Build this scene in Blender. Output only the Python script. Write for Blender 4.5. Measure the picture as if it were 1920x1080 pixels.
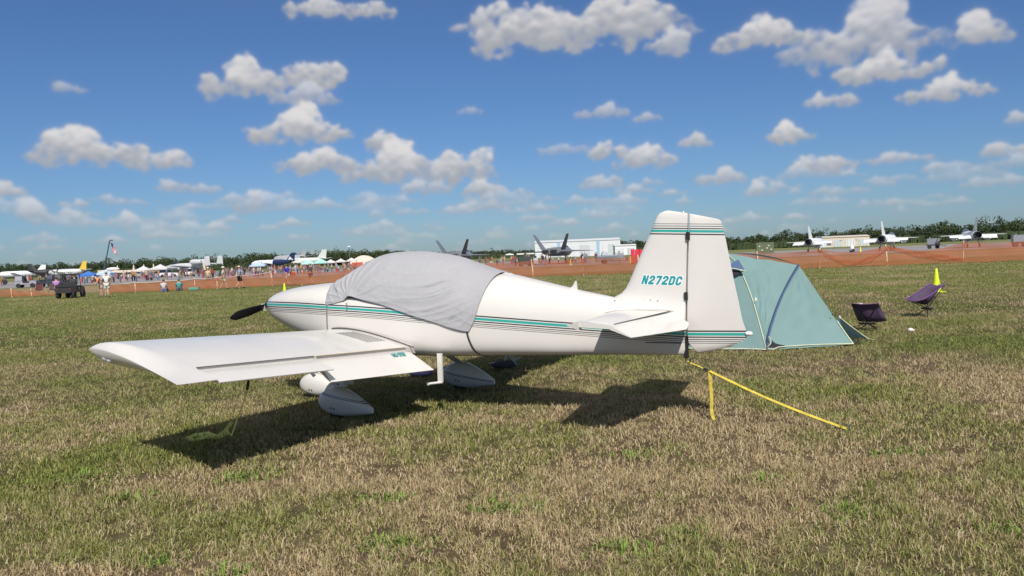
import bpy, bmesh, math, random
import numpy as np
from mathutils import Vector, Matrix, Euler
R = math.radians
PI = math.pi
for o in list(bpy.data.objects): bpy.data.objects.remove(o)
scene = bpy.context.scene
C = scene.collection
# ---------------------------------------------------------------- camera
cam = bpy.data.cameras.new('camera'); cam.sensor_width = 36.0; cam.lens = 28.41
cam.clip_start = 0.05; cam.clip_end = 6000
co = bpy.data.objects.new('camera', cam); C.objects.link(co)
co.matrix_world = Matrix.Translation((0, 0, 1.688)) @ Matrix.Rotation(R(90-2.27), 4, 'X') @ Matrix.Rotation(R(-2.306), 4, 'Z')
scene.camera = co
# ---------------------------------------------------------------- light
SUN_TO = Vector((0.13, -1.05, 1.0)).normalized()
SUN_EL = math.asin(SUN_TO.z)
SUN_AZ = math.atan2(SUN_TO.x, SUN_TO.y)            # clockwise from +Y
sl = bpy.data.lights.new('sun', 'SUN'); sl.energy = 5.0; sl.angle = R(0.53); sl.color = (1.0, 0.945, 0.87)
so = bpy.data.objects.new('sun', sl); C.objects.link(so); so.location = (0, -20, 30)
so.rotation_euler = (-SUN_TO).to_track_quat('-Z', 'Y').to_euler()
vs = scene.view_settings
vs.view_transform = 'Standard'; vs.look = 'None'; vs.exposure = -0.06; vs.gamma = 1.0; vs.use_curve_mapping = False
SKY_STRENGTH = 0.075; AIR = 1.0; DUST = 0.45; OZONE = 4.0
SKY_TINT = (0.64, 0.85, 1.14); CLOUD_TOP = (10.4, 10.1, 10.0); CLOUD_BASE = (5.4, 5.6, 6.1)
CLOUDS = [(0.0979,0.2834,0.139,0.036,1),(0.0136,0.2907,0.0717,0.0281,0.9),(0.1988,0.2479,0.0264,0.0183,0.8),(-0.1919,0.3001,0.069,0.0132,0.9),(-0.306,0.2203,0.0427,0.0278,1),(-0.2298,0.229,0.0322,0.0229,1),(-0.2404,0.2024,0.0462,0.0133,0.7),(-0.4889,0.2008,0.0183,0.007,0.6),(-0.2484,0.1658,0.0645,0.0218,1),(-0.2257,0.1254,0.0573,0.0167,1),(-0.1403,0.122,0.0547,0.0268,1),(-0.1537,0.1507,0.0179,0.0164,0.9),(-0.0513,0.1195,0.036,0.026,1),(-0.0996,0.092,0.0325,0.0117,0.8),(-0.031,0.0884,0.0249,0.0131,1),(-0.483,0.1408,0.0575,0.0234,1),(-0.3999,0.1285,0.0333,0.0154,0.9),(-0.5527,0.0946,0.0199,0.0123,0.9),(-0.3903,0.0988,0.0202,0.0095,0.8),(-0.5334,0.0701,0.0204,0.0126,0.8),(-0.2983,0.0795,0.0288,0.0144,0.8),(-0.3536,0.0938,0.0173,0.0075,0.7),(-0.4906,0.0773,0.0184,0.0056,0.8),(-0.4418,0.0599,0.0311,0.0075,0.8),(-0.1682,0.074,0.0179,0.0076,0.8),(-0.0188,0.0664,0.0197,0.0079,0.9),(-0.3321,0.0578,0.0164,0.0076,0.7),(-0.1618,0.0596,0.0102,0.0058,0.7),(0.303,0.2475,0.0508,0.0186,0.95),(0.4172,0.2358,0.0744,0.0375,0.85),(0.4407,0.1944,0.0637,0.0191,1),(0.4949,0.161,0.0486,0.0131,0.9),(0.3822,0.1645,0.0351,0.0101,0.85),(0.5317,0.2207,0.0236,0.0216,0.9),(0.3383,0.1307,0.0305,0.0128,1),(0.3692,0.0954,0.0378,0.016,1),(0.4494,0.0935,0.0428,0.0075,0.8),(0.4935,0.0803,0.0256,0.0071,0.75),(0.5529,0.0931,0.0277,0.0095,0.9),(0.5637,0.1247,0.0132,0.0084,0.7),(0.1276,0.1276,0.0297,0.016,0.9),(0.1721,0.1155,0.0395,0.0152,0.9),(0.2263,0.1321,0.02,0.0105,0.85),(0.1166,0.0916,0.0208,0.0097,0.8),(0.148,0.0649,0.0245,0.0064,0.8),(0.1775,0.0845,0.0159,0.0057,0.6),(0.2572,0.0874,0.0295,0.0116,0.85),(0.3011,0.0683,0.0192,0.0084,0.8),(0.1195,0.1723,0.0355,0.0089,0.65),(0.1737,0.1626,0.0178,0.0075,0.7),(0.0724,0.1305,0.0359,0.0091,0.5),(-0.0435,0.1797,0.0183,0.0058,0.5),(0.0332,0.048,0.0296,0.0066,0.7),(-0.1153,0.0308,0.026,0.0052,0.7),(-0.2549,0.0343,0.0185,0.0049,0.7),(-0.017,0.0283,0.0184,0.0053,0.7),(0.4354,0.0652,0.013,0.0043,0.7),(0.4131,0.0441,0.0088,0.0055,0.6),(0.2911,0.0357,0.0242,0.0054,0.5),(-0.385,0.0395,0.0226,0.0051,0.6),(-0.5226,0.0429,0.0148,0.0044,0.7),(0.2115,0.059,0.0157,0.005,0.6),(0.345,0.0495,0.0175,0.0047,0.5)]
def vnoise(x, y, seed=0):
    xi = np.floor(x).astype(np.int64); yi = np.floor(y).astype(np.int64); fx = x-xi; fy = y-yi
    fx = fx*fx*(3-2*fx); fy = fy*fy*(3-2*fy)
    def h(a, b):
        q = np.uint64(1)*((a*374761393 + b*668265263 + seed*974634777) & 0xffffffff).astype(np.uint64)
        q = ((q ^ (q >> np.uint64(13)))*np.uint64(1274126177)) & np.uint64(0xffffffff)
        return ((q ^ (q >> np.uint64(16))) & np.uint64(0xffff)).astype(float)/65535.0
    return (h(xi, yi)*(1-fx)+h(xi+1, yi)*fx)*(1-fy)+(h(xi, yi+1)*(1-fx)+h(xi+1, yi+1)*fx)*fy
def fbm(x, y, seed=0, o=4):
    s = 0; a = 0.5; t = 0
    for i in range(o):
        s = s + a*vnoise(x, y, seed+i*17); t += a; a *= 0.5; x = x*2.03; y = y*2.03
    return s/t
def sstep(a, b, x):
    t = np.clip((x-a)/(b-a), 0, 1); return t*t*(3-2*t)
def cloud_layer(cl, W, H, a0, a1, e1, seed):
    """cover and brightness of a list of cumulus clouds over azimuth a0..a1, elevation 0..e1"""
    rng = np.random.default_rng(seed)
    K = W/(a1-a0); KE = H/e1
    T = np.zeros((H, W), np.float32); REL = np.zeros((H, W), np.float32); STR = np.zeros((H, W), np.float32)
    for az, el, hw, hh, st in cl:
        hh = hh*1.22; hw = hw*1.08; ce = max(math.cos(el), 0.2); base = el-hh*0.72; top = el+hh*1.05
        hw2 = hw*ce*1.02; n = int(min(60, 9+9*hw2/hh)); lop = rng.random()-0.5
        pf = []
        for k in range(n):
            u = (rng.random()*2-1); prof = max(0.0, 1-abs(u-lop*0.5*(1-abs(u)))**1.8)*(0.75+0.25*math.sin(u*5+lop*9))
            r = hh*(0.26+0.46*rng.random())*(0.40+0.60*prof)
            v = base+r*0.72+max(0, (top-base)*prof-1.7*r)*rng.random()**1.1
            pf.append((u*hw2*0.86, v, r))
        for k in range(n//3):                  # flat base
            u = (rng.random()*2-1)*0.8; r = hh*(0.28+0.2*rng.random()); pf.append((u*hw2, base+r*0.55, r))
        x0 = max(0, int((az-hw*1.35-a0)*K)-2); x1 = min(W, int((az+hw*1.35-a0)*K)+3); y0 = max(0, int((base-hh*0.8)*KE)-1); y1 = min(H, int((top+hh*0.7)*KE)+2)
        if x1-x0 < 3 or y1-y0 < 3: continue
        AX, EY = np.meshgrid((np.arange(x0, x1)+0.5)/K+a0, (np.arange(y0, y1)+0.5)/KE)
        A = (AX-az)*ce; q = 1.0/hh; sd = int(rng.random()*1000)
        wx = fbm(A*q*1.7+50+sd, EY*q*1.7, sd, 5)-0.5; wy = fbm(A*q*1.7+90+sd, EY*q*1.7+40, sd+3, 5)-0.5
        Aw = A+wx*hh*0.95; Ew = EY+wy*hh*0.75
        t = np.zeros_like(A)
        for (pu, pv, pr) in pf:
            d2 = ((Aw-pu)/(pr*1.2))**2+((Ew-pv)/pr)**2
            t = np.maximum(t, np.sqrt(np.maximum(0, 1.12-d2))*pr/hh)
        fine = fbm(A*q*4+sd, EY*q*5+sd, sd+7, 5)-0.5
        t = t+np.where(t > 0, fine*0.72, 0)
        rel = np.clip((EY-base)/(top-base)+wy*0.3, 0, 1)
        gy = np.gradient(t, axis=0)*KE*hh                  # tops of the puffs catch the light
        rel = rel*0.85+np.clip(-gy*0.09, -0.2, 0.2)+fine*0.30
        sub = T[y0:y1, x0:x1]; win = t > sub
        T[y0:y1, x0:x1] = np.where(win, t, sub); REL[y0:y1, x0:x1] = np.where(win, rel, REL[y0:y1, x0:x1]); STR[y0:y1, x0:x1] = np.where(win, st, STR[y0:y1, x0:x1])
    def blur(a, n):
        for i in range(n):
            b = a.copy(); b[:, 1:-1] = (a[:, :-2]+2*a[:, 1:-1]+a[:, 2:])/4
            a = b.copy(); a[1:-1] = (b[:-2]+2*b[1:-1]+b[2:])/4
        return a
    STR = blur(STR, 3)
    alpha = sstep(0.0, 0.50, T)**0.8*np.clip(STR*1.05, 0, 1)
    veil = blur(sstep(0.0, 0.5, T)*STR, 14)*0.35
    return np.clip(np.maximum(blur(alpha, 1), veil), 0, 1), blur(sstep(0.0, 0.66, REL), 3)
def cloud_maps(W=4096, H=1024):
    """rows = elevation 0..90 deg, columns = azimuth -180..180"""
    rng = np.random.default_rng(5); far = []
    for i in range(230):                       # small far cumulus in view
        el = 0.010+0.075*rng.random()**1.2; az = (rng.random()-0.5)*1.6; s = (0.006+0.15*el)*(0.5+rng.random())
        far.append((az, el, s*1.7, s*0.36, 0.40+0.45*rng.random()))
    rest = []
    for i in range(420):                       # the rest of the sky
        el = 0.02+1.35*rng.random()**1.7; az = (rng.random()*2-1)*PI
        if abs(az) < 0.72 and el < 0.36: continue
        s = (0.006+0.21*min(el, 0.7))*(0.5+0.9*rng.random()); rest.append((az, el, s/max(math.cos(el), 0.2), s*0.5, 0.7+0.3*rng.random()))
    a, b = cloud_layer(rest, W//8, H//8, -PI, PI, PI/2, 3)
    def up(m):                                  # bilinear enlargement
        def ax0(q): 
            n = q.shape[0]; t = np.clip((np.arange(n*8)+0.5)/8-0.5, 0, n-1.001); i = t.astype(int); f = (t-i)[:, None]; return q[i]*(1-f)+q[i+1]*f
        return ax0(ax0(m).T).T
    a = up(a); b = up(b)
    i0 = int((PI-0.8)/(2*PI)*W); i1 = int((PI+0.8)/(2*PI)*W); j1 = int(0.40/(PI/2)*H)
    fa, fb = cloud_layer(far+list(CLOUDS), i1-i0, j1, i0/W*2*PI-PI, i1/W*2*PI-PI, j1/H*PI/2, 64)
    k = fa >= a[:j1, i0:i1]
    a[:j1, i0:i1] = np.where(k, fa, a[:j1, i0:i1]); b[:j1, i0:i1] = np.where(k, fb, b[:j1, i0:i1])
    return a, b
def build_world():
    w = bpy.data.worlds.new('World'); scene.world = w; w.use_nodes = True
    nt = w.node_tree; nt.nodes.clear(); L = nt.links.new
    cover, bright = cloud_maps()
    H, W = cover.shape
    px = np.ones((H, W, 4), np.float32); px[..., 0] = cover; px[..., 1] = bright; px[..., 2] = 0
    im = bpy.data.images.new('cumulus_cover', W, H, alpha=False, float_buffer=False); im.colorspace_settings.name = 'Non-Color'
    im.pixels.foreach_set(px.ravel()); im.update(); im.pack()
    def N(t, **k):
        n = nt.nodes.new(t)
        for a, b in k.items(): setattr(n, a, b)
        return n
    def M(op, a, b=None, c=None, clamp=False):
        n = nt.nodes.new('ShaderNodeMath'); n.operation = op; n.use_clamp = clamp
        for i, v in enumerate((a, b, c)):
            if v is None: continue
            if isinstance(v, (int, float)): n.inputs[i].default_value = v
            else: L(v, n.inputs[i])
        return n.outputs[0]
    def ramp(x, a, b):
        n = nt.nodes.new('ShaderNodeMapRange'); n.interpolation_type = 'SMOOTHSTEP'
        L(x, n.inputs['Value']); n.inputs['From Min'].default_value = a; n.inputs['From Max'].default_value = b
        return n.outputs['Result']
    tc = N('ShaderNodeTexCoord')
    sx = N('ShaderNodeSeparateXYZ'); L(tc.outputs['Generated'], sx.inputs[0])
    az = M('ARCTAN2', sx.outputs[0], sx.outputs[1]); el = M('ARCSINE', sx.outputs[2])
    cv = N('ShaderNodeCombineXYZ'); L(M('MULTIPLY_ADD', az, 0.5/PI, 0.5), cv.inputs[0]); L(M('MULTIPLY', el, 2/PI), cv.inputs[1])
    it = N('ShaderNodeTexImage'); it.image = im; it.interpolation = 'Cubic'; it.extension = 'EXTEND'; L(cv.outputs[0], it.inputs[0])
    sp = N('ShaderNodeSeparateColor'); L(it.outputs[0], sp.inputs[0])
    sky = N('ShaderNodeTexSky', sky_type='NISHITA')
    sky.sun_disc = False; sky.sun_elevation = SUN_EL; sky.sun_rotation = SUN_AZ
    sky.altitude = 0; sky.air_density = AIR; sky.dust_density = DUST; sky.ozone_density = OZONE
    tint = N('ShaderNodeMix', data_type='RGBA', blend_type='MULTIPLY'); tint.inputs[0].default_value = 1.0
    tint.inputs[7].default_value = (*SKY_TINT, 1); L(sky.outputs[0], tint.inputs[6])
    # far clouds sink into the air near the horizon
    far = ramp(el, 0.0, 0.14)
    mixc = N('ShaderNodeMix', data_type='RGBA'); L(sp.outputs[1], mixc.inputs[0])
    mixc.inputs[6].default_value = (*CLOUD_BASE, 1); mixc.inputs[7].default_value = (*CLOUD_TOP, 1)
    mx = N('ShaderNodeMix', data_type='RGBA')
    al = M('MULTIPLY', M('MULTIPLY', sp.outputs[0], M('MULTIPLY_ADD', far, 0.32, 0.64)), M('GREATER_THAN', el, 0.0))
    L(al, mx.inputs[0]); L(tint.outputs[2], mx.inputs[6]); L(mixc.outputs[2], mx.inputs[7])
    bg = N('ShaderNodeBackground'); bg.inputs[1].default_value = SKY_STRENGTH
    L(mx.outputs[2], bg.inputs[0])
    ow = N('ShaderNodeOutputWorld'); L(bg.outputs[0], ow.inputs[0])
build_world()
scene.render.engine = 'CYCLES'
# ---------------------------------------------------------------- helpers
class MB:
    """collects shapes; build() links them as one mesh object"""
    def __init__(s): s.v = []; s.f = []
    def add(s, v, f):
        n = len(s.v); s.v += [tuple(p) for p in v]; s.f += [tuple(i+n for i in q) for q in f]; return s
    def box(s, c, d, rot=None, taper=1.0):
        hx, hy, hz = d[0]/2, d[1]/2, d[2]/2
        P = []
        for z in (-hz, hz):
            t = taper if z > 0 else 1.0
            for x, y in ((-hx, -hy), (hx, -hy), (hx, hy), (-hx, hy)): P.append(Vector((x*t, y*t, z)))
        if rot is not None:
            m = Euler(rot).to_matrix(); P = [m @ p for p in P]
        P = [p + Vector(c) for p in P]
        return s.add(P, [(0,3,2,1),(4,5,6,7),(0,1,5,4),(1,2,6,5),(2,3,7,6),(3,0,4,7)])
    def loft(s, secs, closed=True, cap=True):
        n = len(secs[0]); V = [p for q in secs for p in q]; F = []
        for i in range(len(secs)-1):
            for j in range(n if closed else n-1):
                k = (j+1) % n
                F.append((i*n+j, i*n+k, (i+1)*n+k, (i+1)*n+j))
        if cap and closed:
            F.append(tuple(reversed(range(n)))); F.append(tuple((len(secs)-1)*n+j for j in range(n)))
        return s.add(V, F)
    def tube(s, pts, r, n=8, cap=True):
        pts = [Vector(p) for p in pts]; rs = r if isinstance(r, (list, tuple)) else [r]*len(pts)
        secs = []; up = None
        for i, p in enumerate(pts):
            d = (pts[min(i+1, len(pts)-1)] - pts[max(i-1, 0)])
            if d.length < 1e-9: d = Vector((0,0,1))
            d.normalize()
            a = Vector((0,0,1)) if abs(d.z) < 0.95 else Vector((1,0,0))
            if up is not None: a = up
            x = a.cross(d)
            if x.length < 1e-4: x = Vector((1,0,0)).cross(d)
            x.normalize(); y = d.cross(x).normalized(); up = y
            secs.append([p + x*rs[i]*math.cos(t) + y*rs[i]*math.sin(t) for t in (2*PI*k/n for k in range(n))])
        return s.loft(secs, True, cap)
    def ribbon(s, pts, w, t, side):
        side = Vector(side).normalized(); secs = []
        pts = [Vector(p) for p in pts]
        for i, p in enumerate(pts):
            d = (pts[min(i+1, len(pts)-1)] - pts[max(i-1, 0)]).normalized()
            sd = (side - d*side.dot(d)).normalized(); nn = d.cross(sd)
            secs.append([p+sd*w/2+nn*t/2, p-sd*w/2+nn*t/2, p-sd*w/2-nn*t/2, p+sd*w/2-nn*t/2])
        return s.loft(secs)
    def lathe(s, prof, n=16, c=(0,0,0), axis='z', cap=True):
        secs = []
        for r, h in prof:
            ring = []
            for k in range(n):
                a = 2*PI*k/n; x, y = r*math.cos(a), r*math.sin(a)
                p = (x, y, h) if axis == 'z' else ((h, x, y) if axis == 'x' else (y, h, x))
                ring.append((p[0]+c[0], p[1]+c[1], p[2]+c[2]))
            secs.append(ring)
        return s.loft(secs, True, cap)
    def ell(s, c, r, n=14, m=9):
        secs = []
        for i in range(m):
            t = -PI/2*0.985 + PI*0.985*i/(m-1)
            secs.append([(c[0]+r[0]*math.cos(t)*math.cos(2*PI*k/n), c[1]+r[1]*math.cos(t)*math.sin(2*PI*k/n), c[2]+r[2]*math.sin(t)) for k in range(n)])
        return s.loft(secs)
    def plate(s, poly, nrm, t):
        """thin solid polygon: poly of 3D points, thickness t along nrm (both sides)"""
        nrm = Vector(nrm).normalized(); a = [Vector(p)+nrm*t/2 for p in poly]; b = [Vector(p)-nrm*t/2 for p in poly]; n = len(poly)
        F = [tuple(range(n)), tuple(reversed(range(n, 2*n)))] + [(i, i+n, (i+1) % n + n, (i+1) % n) for i in range(n)]
        return s.add(a+b, F)
    def build(s, name, m, parent=None, smooth=None, bevel=0):
        me = bpy.data.meshes.new(name); me.from_pydata(s.v, [], s.f)
        bm = bmesh.new(); bm.from_mesh(me); bmesh.ops.recalc_face_normals(bm, faces=bm.faces)
        if bevel: bmesh.ops.bevel(bm, geom=bm.edges[:], offset=bevel, segments=2, affect='EDGES', clamp_overlap=True)
        bm.to_mesh(me); bm.free()
        me.materials.append(m)
        if smooth is not None:
            me.shade_smooth()
            if smooth < 179: me.set_sharp_from_angle(angle=R(smooth))
        o = bpy.data.objects.new(name, me); C.objects.link(o)
        if parent: o.parent = parent
        return o
def tag(o, label, cat, group=None):
    o['label'] = label; o['category'] = cat
    if group: o['group'] = group
    return o
def thing(name, label, cat, loc=(0,0,0), rz=0.0, group=None):
    o = bpy.data.objects.new(name, None); o.empty_display_size = 0.2; C.objects.link(o)
    o.location = loc; o.rotation_euler = (0, 0, rz)
    return tag(o, label, cat, group)
def copy_tree(o, parent=None):
    c = o.copy(); C.objects.link(c); c.parent = parent
    for ch in [x for x in o.children]: copy_tree(ch, c)
    return c
def structure(o): o['kind'] = 'structure'; return o
def stuff(o): o['kind'] = 'stuff'; return o
MATS = {}
def mat(name, col, rough=0.6, metal=0.0, var=0.0, vscale=6.0, bump=0.0, bscale=40.0, coat=0.0, trans=0.0, spec=0.5, sss=None):
    if name in MATS: return MATS[name]
    m = bpy.data.materials.new(name); m.use_nodes = True; nt = m.node_tree; b = nt.nodes['Principled BSDF']
    b.inputs['Base Color'].default_value = (*col, 1); b.inputs['Roughness'].default_value = rough; b.inputs['Metallic'].default_value = metal
    b.inputs['Coat Weight'].default_value = coat; b.inputs['Specular IOR Level'].default_value = spec
    tc = nt.nodes.new('ShaderNodeTexCoord')
    if var:
        n = nt.nodes.new('ShaderNodeTexNoise'); n.inputs['Scale'].default_value = vscale; n.inputs['Detail'].default_value = 4
        nt.links.new(tc.outputs['Object'], n.inputs['Vector'])
        mr = nt.nodes.new('ShaderNodeMapRange'); mr.inputs['From Min'].default_value = 0.3; mr.inputs['From Max'].default_value = 0.7
        mr.inputs['To Min'].default_value = 1-var; mr.inputs['To Max'].default_value = 1+var*0.6; nt.links.new(n.outputs['Fac'], mr.inputs['Value'])
        mx = nt.nodes.new('ShaderNodeMix'); mx.data_type = 'RGBA'; mx.blend_type = 'MULTIPLY'; mx.inputs[0].default_value = 1
        mx.inputs[6].default_value = (*col, 1); nt.links.new(mr.outputs[0], mx.inputs[7]); nt.links.new(mx.outputs[2], b.inputs['Base Color'])
    if bump:
        n = nt.nodes.new('ShaderNodeTexNoise'); n.inputs['Scale'].default_value = bscale; n.inputs['Detail'].default_value = 5
        nt.links.new(tc.outputs['Object'], n.inputs['Vector'])
        bp = nt.nodes.new('ShaderNodeBump'); bp.inputs['Strength'].default_value = bump; bp.inputs['Distance'].default_value = 0.02
        nt.links.new(n.outputs['Fac'], bp.inputs['Height']); nt.links.new(bp.outputs[0], b.inputs['Normal'])
    MATS[name] = m
    return m
# ---------------------------------------------------------------- ground
def greenness(x, y):
    """how green the turf is at a spot (0 straw, 1 green)"""
    g = 0.16 + 0.45*sstep(6.0, 13.0, y) + 0.16*sstep(18, 40, y)
    g = g + 0.34*np.exp(-((x+4.6)/2.4)**2-((y-8.2)/2.2)**2) + 0.16*sstep(0, -8, x)*sstep(9, 16, y)
    g = g - 0.22*np.exp(-((x+7.3)/1.8)**2-((y-11.6)/2.0)**2)
    g = g + 0.20*np.exp(-((x-6.5)/2.5)**2-((y-14.0)/2.2)**2)
    yy = np.minimum(y, 90.0)
    g = g + 1.5*(fbm(x*0.55, y*0.55, 3)-0.5) + 1.2*(fbm(x*2.3, y*2.3, 9)-0.5) + 0.35*(fbm(x*0.05, yy*0.5, 21)-0.5)
    return np.clip(g, 0, 1)
def ground_colour(g, tone):
    dry = np.array([0.340, 0.258, 0.150]); brown = np.array([0.215, 0.150, 0.090]); grn = np.array([0.140, 0.158, 0.046])
    a = dry*(tone[:, None]) + brown*(1-tone[:, None])
    return a*(1-g[:, None]) + grn*g[:, None]*(0.72+0.5*tone[:, None])
def new_mesh_np(name, V, F, nper, col=None, m=None):
    me = bpy.data.meshes.new(name); nf = len(F)
    me.vertices.add(len(V)); me.vertices.foreach_set('co', V.astype(np.float32).ravel())
    me.loops.add(nf*nper); me.loops.foreach_set('vertex_index', F.astype(np.int32).ravel())
    me.polygons.add(nf); me.polygons.foreach_set('loop_start', np.arange(0, nf*nper, nper, dtype=np.int32))
    me.update(calc_edges=True)
    if col is not None:
        at = me.color_attributes.new('tint', 'FLOAT_COLOR', 'POINT')
        at.data.foreach_set('color', np.concatenate([col, np.ones((len(col), 1))], 1).astype(np.float32).ravel())
    if m: me.materials.append(m)
    o = bpy.data.objects.new(name, me); C.objects.link(o); return o
def tint_mat(name, rough=0.8, noise=None, spec=0.25, transl=0.0):
    m = bpy.data.materials.new(name); m.use_nodes = True; nt = m.node_tree; b = nt.nodes['Principled BSDF']
    b.inputs['Roughness'].default_value = rough; b.inputs['Specular IOR Level'].default_value = spec
    a = nt.nodes.new('ShaderNodeVertexColor'); a.layer_name = 'tint'; src = a.outputs[0]
    if noise:
        tc = nt.nodes.new('ShaderNodeTexCoord'); hgt = None
        for sc, amt, st in noise:
            n = nt.nodes.new('ShaderNodeTexNoise'); n.inputs['Scale'].default_value = sc; n.inputs['Detail'].default_value = 6; n.inputs['Roughness'].default_value = 0.65
            mp = nt.nodes.new('ShaderNodeMapping'); mp.inputs['Scale'].default_value = (1, st, 1)
            nt.links.new(tc.outputs['Object'], mp.inputs[0]); nt.links.new(mp.outputs[0], n.inputs['Vector'])
            mr = nt.nodes.new('ShaderNodeMapRange'); mr.inputs['From Min'].default_value = 0.3; mr.inputs['From Max'].default_value = 0.7
            mr.inputs['To Min'].default_value = 1-amt; mr.inputs['To Max'].default_value = 1+amt; nt.links.new(n.outputs['Fac'], mr.inputs['Value'])
            mx = nt.nodes.new('ShaderNodeMix'); mx.data_type = 'RGBA'; mx.blend_type = 'MULTIPLY'; mx.inputs[0].default_value = 1
            nt.links.new(src, mx.inputs[6]); nt.links.new(mr.outputs[0], mx.inputs[7]); src = mx.outputs[2]
            if hgt is None: hgt = n.outputs['Fac']
        bp = nt.nodes.new('ShaderNodeBump'); bp.inputs['Strength'].default_value = 0.7; bp.inputs['Distance'].default_value = 0.03
        nt.links.new(hgt, bp.inputs['Height']); nt.links.new(bp.outputs[0], b.inputs['Normal'])
    nt.links.new(src, b.inputs['Base Color'])
    if transl:
        t = nt.nodes.new('ShaderNodeBsdfTranslucent'); nt.links.new(src, t.inputs[0]); mx = nt.nodes.new('ShaderNodeMixShader'); mx.inputs[0].default_value = transl
        nt.links.new(b.outputs[0], mx.inputs[1]); nt.links.new(t.outputs[0], mx.inputs[2]); nt.links.new(mx.outputs[0], nt.nodes['Material Output'].inputs[0])
    return m
def build_ground():
    xs = np.unique(np.concatenate([np.linspace(-14, 14, 187), np.linspace(-60, 60, 161), np.linspace(-400, 400, 81), np.linspace(-5000, 5000, 41)]))
    ys = np.unique(np.concatenate([np.linspace(2, 24, 147), np.linspace(24, 110, 130), np.linspace(110, 600, 70), np.linspace(600, 5000, 23), np.linspace(-400, 2, 21)]))
    X, Y = np.meshgrid(xs, ys); nx, ny = len(xs), len(ys)
    x = X.ravel(); y = Y.ravel()
    g = greenness(x, y); tone = np.clip(fbm(x*1.1, y*1.1, 40)*1.5-0.25, 0, 1)
    col = ground_colour(g, tone)*(0.40+0.50*sstep(12, 42, y))[:, None]  # soil darkened under the near blades to imitate shade between them
    # beyond the fence: drier, browner field; far airfield grass
    k = sstep(68, 74, y)[:, None]
    fld = np.array([0.27, 0.20, 0.115])*(0.8+0.4*fbm(x*0.08, y*0.35, 60))[:, None]
    far = np.array([0.17, 0.175, 0.07])*np.ones_like(fld); kf = sstep(100, 108, y)[:, None]
    col = col*(1-k) + (fld*(1-kf)+far*kf)*k
    V = np.stack([x, y, np.zeros_like(x)], 1)
    i = np.arange((ny-1)*(nx-1)); r = i//(nx-1); c = i % (nx-1); a = r*nx+c
    F = np.stack([a, a+1, a+nx+1, a+nx], 1)
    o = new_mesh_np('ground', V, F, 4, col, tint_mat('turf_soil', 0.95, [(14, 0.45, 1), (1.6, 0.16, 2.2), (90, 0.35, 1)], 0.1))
    return structure(o)
build_ground()
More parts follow.
